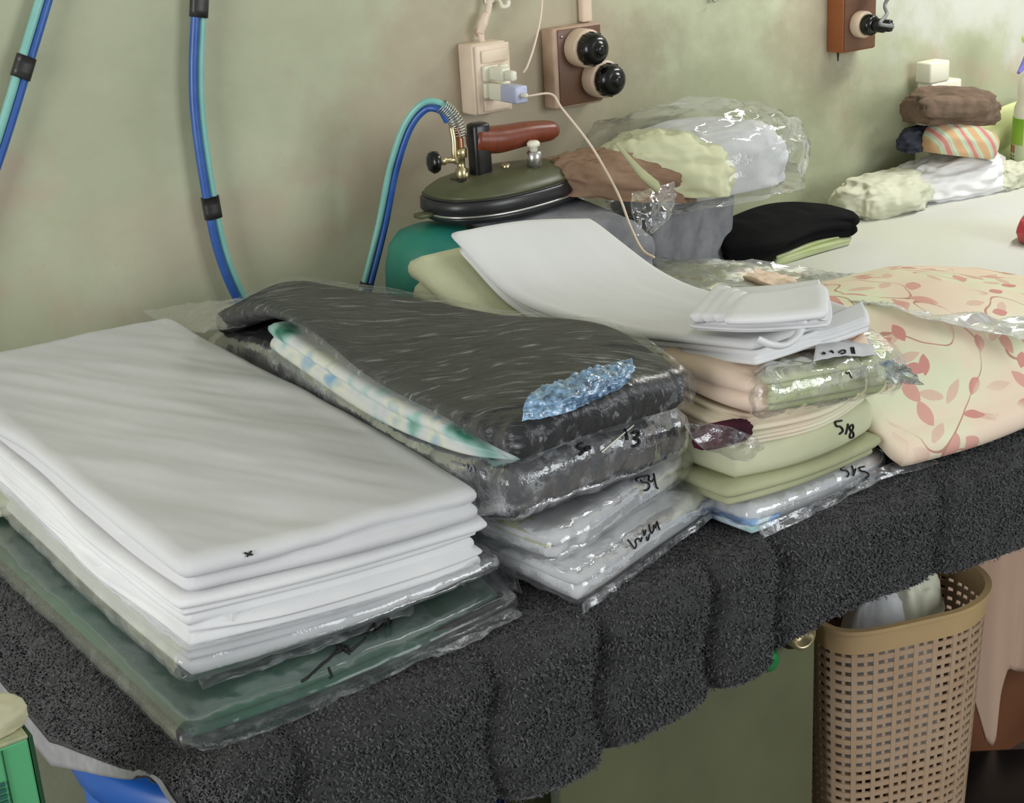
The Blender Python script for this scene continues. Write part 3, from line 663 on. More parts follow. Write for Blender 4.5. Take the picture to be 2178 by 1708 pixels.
hose_pair('hose_pair', [(0.9697,-0.0200,1.8660), (0.8224,-0.0200,1.6113), (0.7399,-0.0200,1.4624), (0.7013,-0.0200,1.4054), (0.6748,-0.0210,1.3533), (0.6325,-0.0230,1.2708), (0.5841,-0.0220,1.1751), (0.5275,-0.0220,1.0723), (0.4784,-0.0220,0.9771), (0.4276,-0.0220,0.8406)], .0056, [(.546, .580)],
          'slanting blue and teal hose pair with one black tape, by the wall', order=1)
hose_pair('hose_pair', [(0.9697,-0.0200,1.8660), (0.9336,-0.0200,1.5900), (0.9139,-0.0200,1.4500), (0.9051,-0.0200,1.3874), (0.8966,-0.0210,1.3304), (0.8782,-0.0220,1.2340), (0.8714,-0.0220,1.1540), (0.8734,-0.0240,1.0356), (0.8803,-0.0260,0.9593), (0.8986,-0.0300,0.8900), (0.9335,-0.0340,0.8189)], .0056, [(.392, .436), (.690, .730)],
          'hanging blue and teal hose pair with two black tapes, by the wall', order=-1)
hose_pair('hose_pair', [(1.0677,-0.1000,0.8639), (1.0830,-0.1000,0.8970), (1.1060,-0.1150,0.9784), (1.1198,-0.1400,1.0666), (1.1384,-0.1600,1.1295), (1.1589,-0.1800,1.1591), (1.1778,-0.1950,1.1565), (1.1878,-0.2000,1.1377)], .0050, [(.10, .125)],
          'arched blue and teal hose pair joining the steam iron', r=.0052, rt=.0048, order=-1)

# ------------------------------------------------------------------ steam iron on its grey felt pad, teal canister
def steam_iron():
    xc, yc, z0 = 1.285, -.205, .992
    it = thing('steam_iron', (xc, yc, z0), 'steam iron with brown wooden handle and dark soleplate, joined to a hose', 'iron')
    def loop(sc, z, n=72):
        o = []
        for k in range(n):
            a = 2 * math.pi * k / n; c, s_ = math.cos(a), math.sin(a)
            c = math.copysign(abs(c)**.75, c) if c < 0 else c
            t = 1 - .42 * max(0, (c + 1) / 2)**2.2
            o.append((xc + (.148 * c) * sc, yc + .088 * math.copysign(abs(s_)**.8, s_) * t * sc, z))
        return o
    def shell(name, prof, mat):
        v = []; f = []; n = 72
        for sc, z in prof: v += loop(sc, z, n)
        for i in range(len(prof) - 1):
            for k in range(n): f.append((i * n + k, i * n + (k + 1) % n, (i + 1) * n + (k + 1) % n, (i + 1) * n + k))
        f.append(tuple(range(n))[::-1]); f.append(tuple((len(prof) - 1) * n + k for k in range(n)))
        return add(name, v, f, mat, it)
    shell('soleplate', [(.86, z0), (.93, z0 + .001), (.96, z0 + .006), (.96, z0 + .010)], M['iron_dark'])
    shell('trim_line', [(.975, z0 + .0102), (.995, z0 + .011), (.995, z0 + .0135), (.975, z0 + .0142)], M['steel'])
    shell('heat_guard', [(.965, z0 + .0143), (.99, z0 + .016), (.985, z0 + .030), (.96, z0 + .0335), (.95, z0 + .034)], M['iron_dark'])
    shell('upper_trim', [(.945, z0 + .0341), (.962, z0 + .0345), (.962, z0 + .036), (.945, z0 + .0365)], M['iron_dark'])
    shell('top_cover', [(.945, z0 + .0366), (.93, z0 + .041), (.82, z0 + .050), (.6, z0 + .058), (.3, z0 + .062), (.02, z0 + .063)], M['iron_top'])
    add('bracket', *boxg((1.216, -.222, 1.045), (1.246, -.196, 1.128), .006), M['black_plastic'], it)
    b = add('bracket_foot', *boxg((1.185, -.226, 1.038), (1.292, -.190, 1.050), .004), M['black_plastic'], it)
    add('handle', *tubeg([(1.2214,-0.2080,1.1028), (1.2671,-0.2080,1.0971), (1.3195,-0.2080,1.0976), (1.3622,-0.2080,1.0954), (1.3748,-0.2080,1.0935)], [.0195, .021, .0185, .0155, .010], 30, 18), M['handle_wood'], it)
    for x in (1.20, 1.275): add('bolt', *lathe([(.006, 0), (.007, .002), (.007, .008), (.004, .010)], (x, -.212, 1.050), (0, 0, 1), 6), M['brass'], it)
    f = add('inlet_fitting', *lathe([(.008, 0), (.009, .003), (.009, .014), (.006, .016), (.0065, .030), (.010, .031), (.010, .044), (.006, .046)], (1.196, -.21, 1.050), (0, 0, 1), 6), M['brass'], it)
    add('inlet_pipe', *tubeg([(1.196, -.21, 1.09), (1.1972,-0.2080,1.0842), (1.1988,-0.2060,1.1075), (1.1948,-0.2030,1.1259)], .0055, 24, 10), M['copper'], it)
    add('second_pipe', *tubeg([(1.186, -.214, 1.075), (1.1827,-0.2140,1.0873), (1.1849,-0.2120,1.1076), (1.1851,-0.2080,1.1279)], .0042, 24, 10), M['brass'], it)
    p = curve([(1.1980,-0.2050,1.1103), (1.1969,-0.2040,1.1298), (1.1886,-0.2000,1.1472), (1.1774,-0.1960,1.1594)], 30); m = MB()
    hl = []
    t = np.gradient(p, axis=0); t /= np.linalg.norm(t, axis=1)[:, None]
    for k in range(260):
        u = k / 259; q = np.array([np.interp(u * 29, np.arange(30), p[:, i]) for i in range(3)]); tt = t[min(29, int(u * 29))]; x, y, _ = frame_of(tt); a = u * 2 * math.pi * 15
        hl.append(q + (x * math.cos(a) + y * math.sin(a)) * .0112)
    m.put(*tubeg(hl, .0012, seg=5, raw=True)); m.build('spring_sleeve', M['steel'], it)
    v_ = add('valve_stem', *lathe([(.004, 0), (.005, .01), (.004, .020), (.006, .022), (.006, .034)], (1.190, -.214, 1.080), np.array((-.93, .1, .04)), 10), M['brass'], it)
    add('valve_knob', *lathe([(.012, .034), (.016, .036), (.017, .042), (.014, .047), (.005, .049)], (1.190, -.214, 1.080), np.array((-.93, .1, .04)), 9), M['bakelite'], v_)
    w = add('water_post', *lathe([(.016, 0), (.017, .002), (.012, .004), (.006, .006), (.006, .013), (.0115, .014), (.0115, .034), (.008, .036)], (1.312, -.235, 1.040), (0, 0, 1), 20), M['steel'], it)
    add('post_cap', *lathe([(.006, .036), (.006, .042), (.0095, .043), (.010, .048), (.007, .051)], (1.312, -.235, 1.040), (0, 0, 1), 20), M['white_plastic'], w)
    add('heel_lug', *boxg((1.115, -.215, 1.002), (1.141, -.195, 1.009), .002), M['iron_top'], it)
steam_iron()
pad = slab('felt_pad', [[(1.245, -.10, .990), (1.36, -.09, .991), (1.40, -.09, .988), (1.43, -.09, .965)], [(1.235, -.21, .991), (1.36, -.21, .991), (1.40, -.22, .986), (1.43, -.22, .955)], [(1.23, -.33, .985), (1.34, -.345, .98), (1.40, -.355, .972), (1.43, -.36, .945)]],
     [[.199, .165], [.193, .14]], M['grey_felt'], plies=3, seed=5, corner=.25)
tag(pad, 'thick folded grey felt pad beneath the steam iron', 'felt pad')
tc = thing('teal_canister', (1.145, -.19, T), 'rounded teal plastic canister tucked under the heel of the steam iron', 'canister')
add('body', *lathe([(.050, .001), (.066, .010), (.074, .04), (.076, .10), (.074, .14), (.066, .172), (.052, .19), (.03, .198), (.0, .2)], (1.148, -.19, T), seg=40), M['teal'], tc)
add('cap', *lathe([(.014, 0), (.015, .002), (.015, .009), (.010, .012)], (1.128, -.262, T + .13), (-.25, -.95, .1), 16), M['teal'], tc)

# grey fabric bin and the bagged cloths lying on it
def grey_bin():
    b = thing('fabric_bin', (1.67, -.24, T), 'soft grey fabric storage bin with a turned rim, by the black garment', 'bin')
    tp = [(1.5053,-0.2750,0.9375), (1.7569,-0.1954,0.9375), (1.84, -.08, T + .152), (1.58, -.06, T + .152)]
    tp = np.array(tp); c = tp[:, :2].mean(0); n = 26; V = []; F = []; rings = 16; L = 4 * n
    for r in range(rings):
        f = r / (rings - 1); z = T + .013 + (.139) * f; s_ = .955 + .045 * f + .018 * math.sin(math.pi * f)
        for e in range(4):
            for k in range(n):
                u = k / n; q = tp[e, :2] * (1 - u) + tp[(e + 1) % 4, :2] * u
                q = c + (q - c) * s_ * (1 - .035 * abs(2 * u - 1)**6)
                w = .006 * float(fbm(np.array([q[0] * 16, q[1] * 16, z * 14]), 3)); d = (q - c) / np.linalg.norm(q - c); q = q + d * w
                V.append((q[0], q[1], z + .004 * float(vnoise(np.array([q[0] * 9, q[1] * 9, 2.]))) * f))
    for r in range(rings - 1):
        for k in range(L): F.append((r * L + k, r * L + (k + 1) % L, (r + 1) * L + (k + 1) % L, (r + 1) * L + k))
    F.append(tuple(range(L))[::-1])
    o = add('bin_wall', V, F, M['grey_felt'], b); o.modifiers.new('thick', 'SOLIDIFY').thickness = -.006
    rim = np.array(V[-L:]) + (0, 0, -.006); d = rim[:, :2] - c; rim[:, :2] += d / np.linalg.norm(d, axis=1)[:, None] * .003
    add('rim_piping', *tubeg(np.vstack([rim, rim[:1]]), .0032, seg=7, raw=True), M['grey_felt'], b)
grey_bin()
def tilt(vf, c, ang):                 # turn about the Y axis through c
    v = np.array(vf[0]) - c; s_, q = math.sin(ang), math.cos(ang); w = v.copy(); w[:, 0] = v[:, 0] * q + v[:, 2] * s_; w[:, 2] = -v[:, 0] * s_ + v[:, 2] * q
    return w + c, vf[1]
o = add('brown_cloth', *tilt(lumpg((1.455, -.255, .985), (.125, .075, .052), .10, 2.4, 3, .35, rot=-.35, power=.9, ridge=.2, nu=120, nv=80, folds=.055, fdir=(1.0, 5.5, 4.5)), np.array((1.455, -.255, .985)), .18), M['brown_cloth']); tag(o, 'crumpled brown cloth between the iron and the white bagged cloth', 'cloth')
pk = thing('bagged_cloth', (1.62, -.23, .925), 'white cloth in a loose clear bag on the grey bin, against the wall', 'bagged cloth')
add('white_cloth', *lumpg((1.665, -.215, .958), (.155, .095, .085), .08, 1.6, 8, .3, rot=-.12, power=.8, ridge=.2, nu=120, nv=80, folds=.025, fdir=(1.0, 3.5, 4)), M['grey_white'], pk)
add('cream_cloth', *tilt(lumpg((1.535, -.265, .980), (.115, .075, .070), .09, 2.2, 12, .35, rot=-.55, power=.85, ridge=.2, nu=120, nv=80, folds=.04, fdir=(4.5, 1.0, 4)), np.array((1.535, -.265, .98)), .12), M['cream_green'], pk)
add('folded_edge', *tubeg([(1.3832,-0.3450,1.0901), (1.3927,-0.3650,1.0659), (1.4005,-0.3850,1.0449), (1.4270,-0.3850,1.0220)], [.004, .007, .011, .012], 30, 8, flat=.45), M['olive_cream'], pk)
def bagfilm():
    v, f = lumpg((1.635, -.225, .955), (.205, .125, .108), .10, 1.7, 20, .3, rot=-.15, power=.8, nu=110, nv=70)
    m = MB(); m.put(crinkle(v, f, .004, 20, 3), f)
    m.put(*sheetg([[(1.3995,-0.3600,1.0181), (1.4415,-0.3700,1.0194), (1.4874,-0.3600,1.0173)], [(1.3783,-0.3850,1.0009), (1.4237,-0.3900,0.9935), (1.4779,-0.3700,0.9877)], [(1.3775,-0.3950,0.9601), (1.4031,-0.4000,0.9574), (1.4505,-0.3850,0.9719)]], 40, 40, .0006, wr=.004, freq=34, seed=4))
    m.put(*sheetg([[(1.7927,-0.1400,1.0163), (1.8506,-0.1200,1.0134), (1.8983,-0.1000,1.0081)], [(1.7903,-0.1600,0.9656), (1.8428,-0.1400,0.9542), (1.8941,-0.1200,0.9602)], [(1.7714,-0.1800,0.9385), (1.8180,-0.1600,0.9276), (1.8541,-0.1400,0.9312)]], 24, 24, .0006, wr=.004, freq=34, seed=9))
    m.build('clear_bag', M['film_thin'], pk)
bagfilm()

# ------------------------------------------------------------------ green package and the white sheet stack
G = [[(.375, -.20, T + .026), (.55, -.20, T + .028), (.76, -.22, T + .026)], [(.378, -.48, T + .027), (.55, -.50, T + .028), (.765, -.52, T + .026)], [(.388, -.75, T + .028), (.56, -.74, T + .029), (.765, -.73, T + .026)], [(0.3920,-0.9647,0.8115), (0.5512,-0.9635,0.8135), (0.7349,-0.9448,0.8095)]]
gp = thing('garment_package', (.57, -.6, T), 'deep green folded cloth in a clear plastic bag with black handwriting, under the white sheets', 'package')
slab('folded_cloth', G, .022, M['green_cloth'], gp, plies=2, seed=2, jit=.001, wav=.002, top=lambda u, v, P: .0015 * fbm(P * 14, 3))
slab('dark_cloth', [[(.60, -.60, T + .020), (.775, -.60, T + .020)], [(.58, -.80, T + .021), (.78, -.78, T + .021)], [(0.5070,-0.9520,0.8055), (0.7446,-0.9513,0.8055)]], .017, M['charcoal_deep'], gp, plies=2, seed=8)['label'] = 'blackish folded layer'
gb = bag('plastic_bag', G, .024, gp, M['film_green'], pad=.008, amp=.0014, freq=26, seed=4, zmin=T + .003,
    flaps=[[[(0.3885,-0.9458,0.7915), (0.4691,-0.9473,0.7925), (0.5694,-0.9456,0.7935), (0.6742,-0.9492,0.7945), (0.7462,-0.9480,0.7945)],
            [(0.3824,-0.9599,0.7915), (0.4572,-0.9712,0.7925), (0.5667,-0.9681,0.7935), (0.6725,-0.9686,0.7945), (0.7475,-0.9584,0.7945)],
            [(0.3914,-0.9847,0.7915), (0.4607,-0.9921,0.7915), (0.5674,-0.9843,0.7925), (0.6651,-0.9840,0.7935), (0.7444,-0.9725,0.7945)]],
           [[(0.4226,-0.9145,0.8215), (0.5232,-0.9253,0.8235), (0.6500,-0.9221,0.8235)], [(0.4181,-0.9360,0.8195), (0.5135,-0.9432,0.8215), (0.6381,-0.9411,0.8215)]]])
ink('handwritten_lettering', [[(0.5148,-0.9480,0.8035),(0.5214,-0.9461,0.8035),(0.5333,-0.9395,0.8035),(0.5445,-0.9329,0.8035),(0.5520,-0.9298,0.8035),(0.5608,-0.9242,0.8035),(0.5685,-0.9175,0.8035),(0.5738,-0.9086,0.8035)],[(0.5630,-0.9239,0.8035),(0.5694,-0.9228,0.8035),(0.5763,-0.9175,0.8035),(0.5781,-0.9213,0.8035),(0.5760,-0.9285,0.8035),(0.5864,-0.9240,0.8035),(0.6000,-0.9176,0.8035)],[(0.5454,-0.9435,0.8035),(0.5411,-0.9547,0.8035),(0.5382,-0.9606,0.8035),(0.5351,-0.9621,0.8035)],[(0.6018,-0.9145,0.8035),(0.6117,-0.9044,0.8035),(0.6231,-0.8954,0.8035),(0.6207,-0.9029,0.8035),(0.6120,-0.9141,0.8035),(0.6197,-0.9114,0.8035),(0.6330,-0.8993,0.8035),(0.6402,-0.8959,0.8035),(0.6355,-0.9062,0.8035),(0.6298,-0.9132,0.8035)],[(0.5762,-0.9106,0.8035),(0.5731,-0.9215,0.8035),(0.5734,-0.9329,0.8035)]], gb, gp, .0013)

WT = np.array([[(.42, -.20, T + .160), (.57, -.19, T + .155), (.72, -.17, T + .146)], [(.42, -.46, T + .160), (.57, -.45, T + .150), (.72, -.44, T + .147)], [(.42, -.714, T + .163), (.57, -.70, T + .151), (.72, -.70, T + .147)], [(.425, -.932, T + .164), (.57, -.936, T + .154), (.715, -.936, T + .143)]])
def wrk(u, v, P):
    a = P[..., 0] * 1.0 + P[..., 1] * .55; b = P[..., 1] * .9 - P[..., 0] * .6
    return .0042 * fbm(np.stack([a * 22, b * 3.2, P[..., 2] * 0 + 4], -1), 3) + .0025 * fbm(P * 9, 2)
sh = slab('folded_sheet', WT, .036, M['white_sheet'], plies=2, nu=70, nv=90, top=wrk, seed=11, jit=.004, wav=.010, corner=.06); tag(sh, 'topmost white folded sheet of the stack over the green package, with a small x mark', 'folded sheet', 'white folded sheets')
ink('pen_mark', [[(0.4651,-0.9530,0.9464),(0.4692,-0.9530,0.9438),(0.4735,-0.9530,0.9419)],[(0.4676,-0.9530,0.9418),(0.4707,-0.9530,0.9445),(0.4722,-0.9530,0.9458)]], sh, sh, .0009)
W2 = low(WT, .0365, .004, .002, .006, .004); W2[:, 0, 0] -= .010
s2 = slab('folded_sheet', W2, .052, M['white_bright'], plies=5, nu=60, nv=70, seed=23, jit=.005, wav=.011); tag(s2, 'thick many-layered white folded sheet, second in the stack over the green package', 'folded sheet', 'white folded sheets')
W3 = low(W2, .0525, .004, .004, .002, -.004); W3[..., 2] = np.maximum(W3[..., 2], T + .060)
st = thing('bagged_sheet', tuple(W3.reshape(-1, 3).mean(0)), 'bagged white sheet, lowest of the white stack and right on the green package', 'bagged sheet')
th3 = float(W3[..., 2].min() - T - .032)
slab('folded_cloth', W3, [[W3[0, 0, 2] - T - .042, W3[0, 2, 2] - T - .042], [W3[3, 0, 2] - T - .042, W3[3, 2, 2] - T - .042]], M['grey_white'], st, plies=3, seed=31, jit=.0015, wav=.003)
slab('cream_layer', [[(.374, -.16, T + .062), (.46, -.16, T + .062)], [(.374, -.30, T + .060), (.46, -.30, T + .060)], [(.392, -.43, T + .056), (.47, -.43, T + .056)]], .020, M['cream'], st, plies=2, seed=3)
bag('plastic_bag', W3, [[W3[0, 0, 2] - T - .042, W3[0, 2, 2] - T - .042], [W3[3, 0, 2] - T - .042, W3[3, 2, 2] - T - .042]], st, M['film_white'], pad=.006, amp=.0016, seed=7, zmin=T + .038,
    flaps=[[[(0.7210,-0.9059,0.8455), (0.7384,-0.9008,0.8405), (0.7591,-0.8912,0.8355)], [(0.7146,-0.8906,0.8205), (0.7344,-0.8951,0.8155), (0.7757,-0.8769,0.8055)], [(0.6869,-0.9023,0.8185), (0.7131,-0.9043,0.8075), (0.7578,-0.8933,0.7975)]]])

# ------------------------------------------------------------------ the middle stack: two white packages, black, printed, charcoal on top
Ec = [[(.775, -.30, T + .018), (.88, -.30, T + .018), (.985, -.30, T + .018)], [(.772, -.62, T + .038), (.89, -.62, T + .04), (1.0, -.62, T + .038)], [(.778, -.84, T + .046), (.90, -.82, T + .05), (1.02, -.80, T + .046)], [(.803, -.990, T + .042), (.920, -.955, T + .049), (1.042, -.915, T + .043)]]
ep = thing('garment_package', (.9, -.65, T), 'white bagged cloth with scribbled marks, lowest of the middle stack on the blanket', 'package')
slab('folded_cloth', Ec, [[.012, .012], [.036, .037]], M['grey_white'], ep, plies=2, seed=41, corner=.12, jit=.001, wav=.002, top=lambda u, v, P: .003 * fbm(P * 12, 2))
eb = bag('plastic_bag', Ec, [[.014, .014], [.037, .037]], ep, M['film_white'], pad=.007, amp=.002, freq=30, seed=14, zmin=T + .002, corner=.10,
    flaps=[[[(0.7944,-1.0027,0.7995), (0.8698,-0.9809,0.7995), (0.9567,-0.9548,0.7995), (1.0329,-0.9324,0.8015)], [(0.7916,-1.0080,0.7905), (0.8780,-0.9819,0.7905), (0.9635,-0.9544,0.7915), (1.0318,-0.9366,0.7975)]],
           [[(0.7554,-0.8742,0.8305), (0.7729,-0.8749,0.8305), (0.7894,-0.8773,0.8315)], [(0.7445,-0.8833,0.8075), (0.7642,-0.8937,0.8075), (0.7765,-0.9113,0.8155)], [(0.7027,-0.8787,0.7945), (0.7531,-0.8998,0.7945), (0.7719,-0.9322,0.7915)]]])
ink('handwritten_lettering', [[(0.8785,-0.9750,0.8338),(0.8815,-0.9750,0.8301),(0.8864,-0.9750,0.8223),(0.8891,-0.9750,0.8250),(0.8887,-0.9750,0.8300),(0.8932,-0.9750,0.8303),(0.8956,-0.9750,0.8266),(0.8976,-0.9750,0.8305)],[(0.8999,-0.9750,0.8375),(0.9013,-0.9750,0.8315),(0.9038,-0.9750,0.8362)],[(0.9036,-0.9750,0.8292),(0.9052,-0.9750,0.8246),(0.9081,-0.9750,0.8304)],[(0.9092,-0.9750,0.8401),(0.9107,-0.9750,0.8307),(0.9145,-0.9750,0.8328),(0.9162,-0.9750,0.8378)],[(0.9177,-0.9750,0.8340),(0.9205,-0.9750,0.8398),(0.9214,-0.9750,0.8350),(0.9228,-0.9750,0.8301)]], eb, ep, .0010)
Dc = low(np.array(Ec), 0); Dc[..., 2] = T + np.array([[.045, .045, .045], [.066, .068, .068], [.078, .082, .082], [.080, .088, .084]]); Dc[3] = np.array([(.797, -.968, T + .080), (.905, -.934, T + .090), (1.015, -.900, T + .086)]); Dc[2, :, 0] -= .004
dp = thing('garment_package', (.9, -.63, T + .04), 'white bagged cloth marked 54 with an olive inner fold, under the black package', 'package')
slab('folded_cloth', Dc, [[.024, .024], [.036, .038]], M['grey_white'], dp, plies=2, seed=43, corner=.22, jit=.001, wav=.002)
slab('olive_fold', [[(0.7748,-0.8804,0.8655), (0.7933,-0.8841,0.8675)], [(0.7693,-0.8975,0.8635), (0.7957,-0.9145,0.8675)], [(0.7876,-0.9571,0.8555), (0.7969,-0.9648,0.8595)]], .009, M['olive_cream'], dp, nu=20, nv=30, plies=2, seed=4)['label'] = 'olive folded edge'
db = bag('plastic_bag', Dc, [[.025, .025], [.037, .039]], dp, M['film_white'], pad=.007, amp=.002, freq=30, seed=24, corner=.2)
ink('handwritten_lettering', [[(0.9482,-0.9250,0.8700),(0.9388,-0.9250,0.8712),(0.9316,-0.9250,0.8707),(0.9320,-0.9250,0.8683)],[(0.9374,-0.9250,0.8682),(0.9394,-0.9250,0.8654),(0.9466,-0.9250,0.8621),(0.9484,-0.9250,0.8575),(0.9450,-0.9250,0.8546),(0.9407,-0.9250,0.8557)],[(0.9493,-0.9250,0.8692),(0.9486,-0.9250,0.8649),(0.9523,-0.9250,0.8622),(0.9562,-0.9250,0.8649)],[(0.9563,-0.9250,0.8694),(0.9567,-0.9250,0.8625),(0.9580,-0.9250,0.8541),(0.9607,-0.9250,0.8515)]], db, dp, .0011)

AL = np.array([[(.775, -.24, T + .160), (.88, -.24, T + .178), (.955, -.28, T + .158)], [(.748, -.50, T + .224), (.85, -.49, T + .214), (.938, -.48, T + .192)], [(.744, -.70, T + .205), (.85, -.68, T + .216), (.938, -.67, T + .212)], [(.742, -.88, T + .208), (.85, -.86, T + .228), (.955, -.85, T + .236)], [(.758, -.968, T + .212), (.86, -.972, T + .222), (.962, -.965, T + .212)]])
tA = np.array([[.040, .040, .036], [.014, .022, .03], [.016, .024, .032], [.022, .032, .040], [.046, .048, .048]])
tB = np.array([[.004, .004, .004], [.036, .026, .016], [.034, .024, .014], [.026, .020, .010], [.010, .010, .008]])
tC = np.array([[.05, .05, .05], [.078, .078, .074], [.078, .08, .08], [.076, .08, .082], [.064, .066, .062]])
def drop(a, t, dx=0.0):
    a = a.copy(); a[..., 2] -= t; a[..., 0] += dx; return a
Ct = drop(AL, tA + tB + .002, .008); Ct[-1, :, 1] += .028; Ct[0, :, 1] += .04
cp = thing('garment_package', (.87, -.6, T + .1), 'black cloth in a clear bag marked 500 and 1/3, under the charcoal package', 'package')
slab('folded_cloth', Ct, tC - .004, M['charcoal_deep'], cp, plies=1, seed=51, jit=.001, wav=.002)
cb = bag('plastic_bag', Ct, tC - .003, cp, M['film_grey'], pad=.007, amp=.003, freq=22, seed=34,
    flaps=[[[(0.7742,-0.9360,0.9505), (0.8417,-0.9399,0.9505), (0.9208,-0.9336,0.9505), (0.9834,-0.9361,0.9505)], [(0.7773,-0.9339,0.9235), (0.8479,-0.9376,0.9195), (0.9175,-0.9401,0.9215), (0.9783,-0.9473,0.9255)], [(0.7765,-0.9249,0.8855), (0.8622,-0.9168,0.8875), (0.9243,-0.9306,0.8925), (0.9751,-0.9502,0.8975)]],
           [[(0.7725,-0.8913,0.8955), (0.7764,-0.9109,0.8955), (0.7853,-0.9191,0.8955)], [(0.7631,-0.9080,0.8855), (0.7689,-0.9245,0.8825), (0.7829,-0.9338,0.8855)]]])
ink('handwritten_lettering', [[(0.8216,-0.9850,0.9600),(0.8168,-0.9850,0.9597),(0.8148,-0.9850,0.9570),(0.8194,-0.9850,0.9545),(0.8211,-0.9850,0.9507),(0.8163,-0.9850,0.9488)],[(0.8237,-0.9850,0.9537),(0.8257,-0.9850,0.9544),(0.8270,-0.9850,0.9523),(0.8250,-0.9850,0.9513),(0.8237,-0.9850,0.9533)],[(0.8275,-0.9850,0.9530),(0.8295,-0.9850,0.9537),(0.8303,-0.9850,0.9510)],[(0.8763,-0.9850,0.9602),(0.8775,-0.9850,0.9536),(0.8783,-0.9850,0.9478)],[(0.8855,-0.9850,0.9535),(0.8925,-0.9850,0.9530),(0.8934,-0.9850,0.9492),(0.8883,-0.9850,0.9467),(0.8937,-0.9850,0.9435),(0.8925,-0.9850,0.9390),(0.8850,-0.9850,0.9384)]], cb, cp, .0015)
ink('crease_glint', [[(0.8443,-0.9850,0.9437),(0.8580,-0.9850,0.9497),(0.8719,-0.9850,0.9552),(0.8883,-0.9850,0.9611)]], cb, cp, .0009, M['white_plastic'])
ink('pale_print', [[(0.7500,-0.8515,0.9216),(0.7500,-0.8629,0.9225),(0.7500,-0.8742,0.9243)],[(0.7500,-0.8801,0.9272),(0.7500,-0.8829,0.9204),(0.7500,-0.8894,0.9290),(0.7500,-0.8941,0.9228)],[(0.7500,-0.9035,0.9269),(0.7500,-0.9125,0.9272)]], cb, cp, .0012, M['grey_felt'])
Bt = drop(AL, tA + .001); Bt[:, 0, 0] += np.array([-.012, -.016, -.012, -.006, .012]); Bt[-1, :, 1] += .03
bp = thing('printed_fabric', (.85, -.6, T + .16), 'folded fabric printed in cream, teal and blue, sandwiched between the dark packages', 'fabric')
Bt[1, :, 1] += .015
slab('folded_cloth', Bt[1:], tB[1:], M['print_teal'], bp, plies=2, seed=61, jit=.002)
ap = thing('garment_package', (.86, -.6, T + .2), 'charcoal cloth in wrinkled clear plastic with a blue crinkled corner, topmost of the middle stack', 'package')
slab('folded_cloth', AL, tA - .003, M['charcoal'], ap, plies=1, seed=71, jit=.002, corner=.08)
def asurf(u, v, P): return .0035 + .0022 * fbm(np.stack([P[..., 0] * 14, P[..., 1] * 5, 0 * u], -1), 3)
ab = bag('plastic_bag', AL, tA, ap, M['film_streak'], pad=.005, amp=.0022, freq=24, seed=44, nu=110, nv=140, aniso=(2.4, .35, 1), rot=2.29, corner=.08, top=asurf,
    flaps=[[[(0.7425,-0.0260,0.9055), (0.7838,-0.1424,0.9355), (0.8120,-0.2406,0.9555)], [(0.7390,-0.0869,0.9055), (0.7578,-0.2161,0.9355), (0.7889,-0.3029,0.9555)], [(0.7334,-0.1864,0.9155), (0.7326,-0.2869,0.9355), (0.7563,-0.3563,0.9555)]],
           [[(0.7677,-0.9633,0.9755), (0.8314,-0.9551,0.9755), (0.8979,-0.9550,0.9755), (0.9309,-0.9679,0.9755), (0.9433,-0.9793,0.9805)], [(0.7622,-0.9657,0.9605), (0.8313,-0.9540,0.9575), (0.9028,-0.9521,0.9605), (0.9282,-0.9721,0.9655), (0.9451,-0.9821,0.9705)]]])
fo = [[(0.7834,-0.9613,1.0215), (0.8375,-0.9660,1.0275), (0.9027,-0.9589,1.0235)], [(0.7589,-0.9764,1.0175), (0.8129,-0.9936,1.0215), (0.8915,-0.9797,1.0185)], [(0.7486,-0.9848,1.0035), (0.7929,-1.0002,1.0055), (0.8716,-0.9828,1.0045)]]
add('blue_crinkle', *sheetg(fo, 60, 40, .0008, wr=.0024, freq=110, seed=6), M['blue_foil'], ap)['label'] = 'shiny pale blue crinkled film'

# ------------------------------------------------------------------ the stack by the floral bundle
KT = np.array([[(1.0250,-0.4520,1.0444), (1.1200,-0.4693,1.0421), (1.2050,-0.5024,1.0362)], [(1.035, -.575, T + .198), (1.12, -.60, T + .198), (1.205, -.645, T + .204)], [(1.04, -.76, T + .198), (1.12, -.76, T + .196), (1.205, -.77, T + .198)], [(1.045, -.89, T + .214), (1.125, -.88, T + .214), (1.21, -.88, T + .222)], [(1.055, -.975, T + .224), (1.13, -.975, T + .226), (1.205, -.97, T + .226)]])
k1 = slab('folded_curtain', KT, .011, M['white_cotton'], plies=1, nu=60, nv=90, seed=81, jit=.002, corner=.04, top=lambda u, v, P: .0022 * fbm(np.stack([P[..., 0] * 20, P[..., 1] * 4, 0 * u], -1), 3))
tag(k1, 'smooth white folded curtain, topmost of the stack by the floral bundle', 'folded curtain', 'white folded curtains')
K2 = low(KT, .0115, .006, -.004, .005, .004)
k2 = slab('folded_curtain', K2, .016, M['white_bright'], plies=2, nu=40, nv=70, seed=82, jit=.003); tag(k2, 'white folded curtain with thick edges, second in the stack by the floral bundle', 'folded curtain', 'white folded curtains')
tb_ = thing('tieback', (1.17, -.95, T + .23), 'folded white tieback band on the front end of the white curtains', 'tieback')
slab('band', [[(1.1148,-0.8640,1.0315), (1.1511,-0.9055,1.0355), (1.1923,-0.9408,1.0415)], [(1.0504,-0.9078,1.0315), (1.0912,-0.9561,1.0355), (1.1329,-1.0028,1.0415)], [(1.0340,-0.9094,1.0265), (1.0613,-0.9693,1.0315), (1.1133,-1.0218,1.0355)]], .016, M['white_bright'], tb_, plies=5, nu=44, nv=30, seed=83, jit=.004)
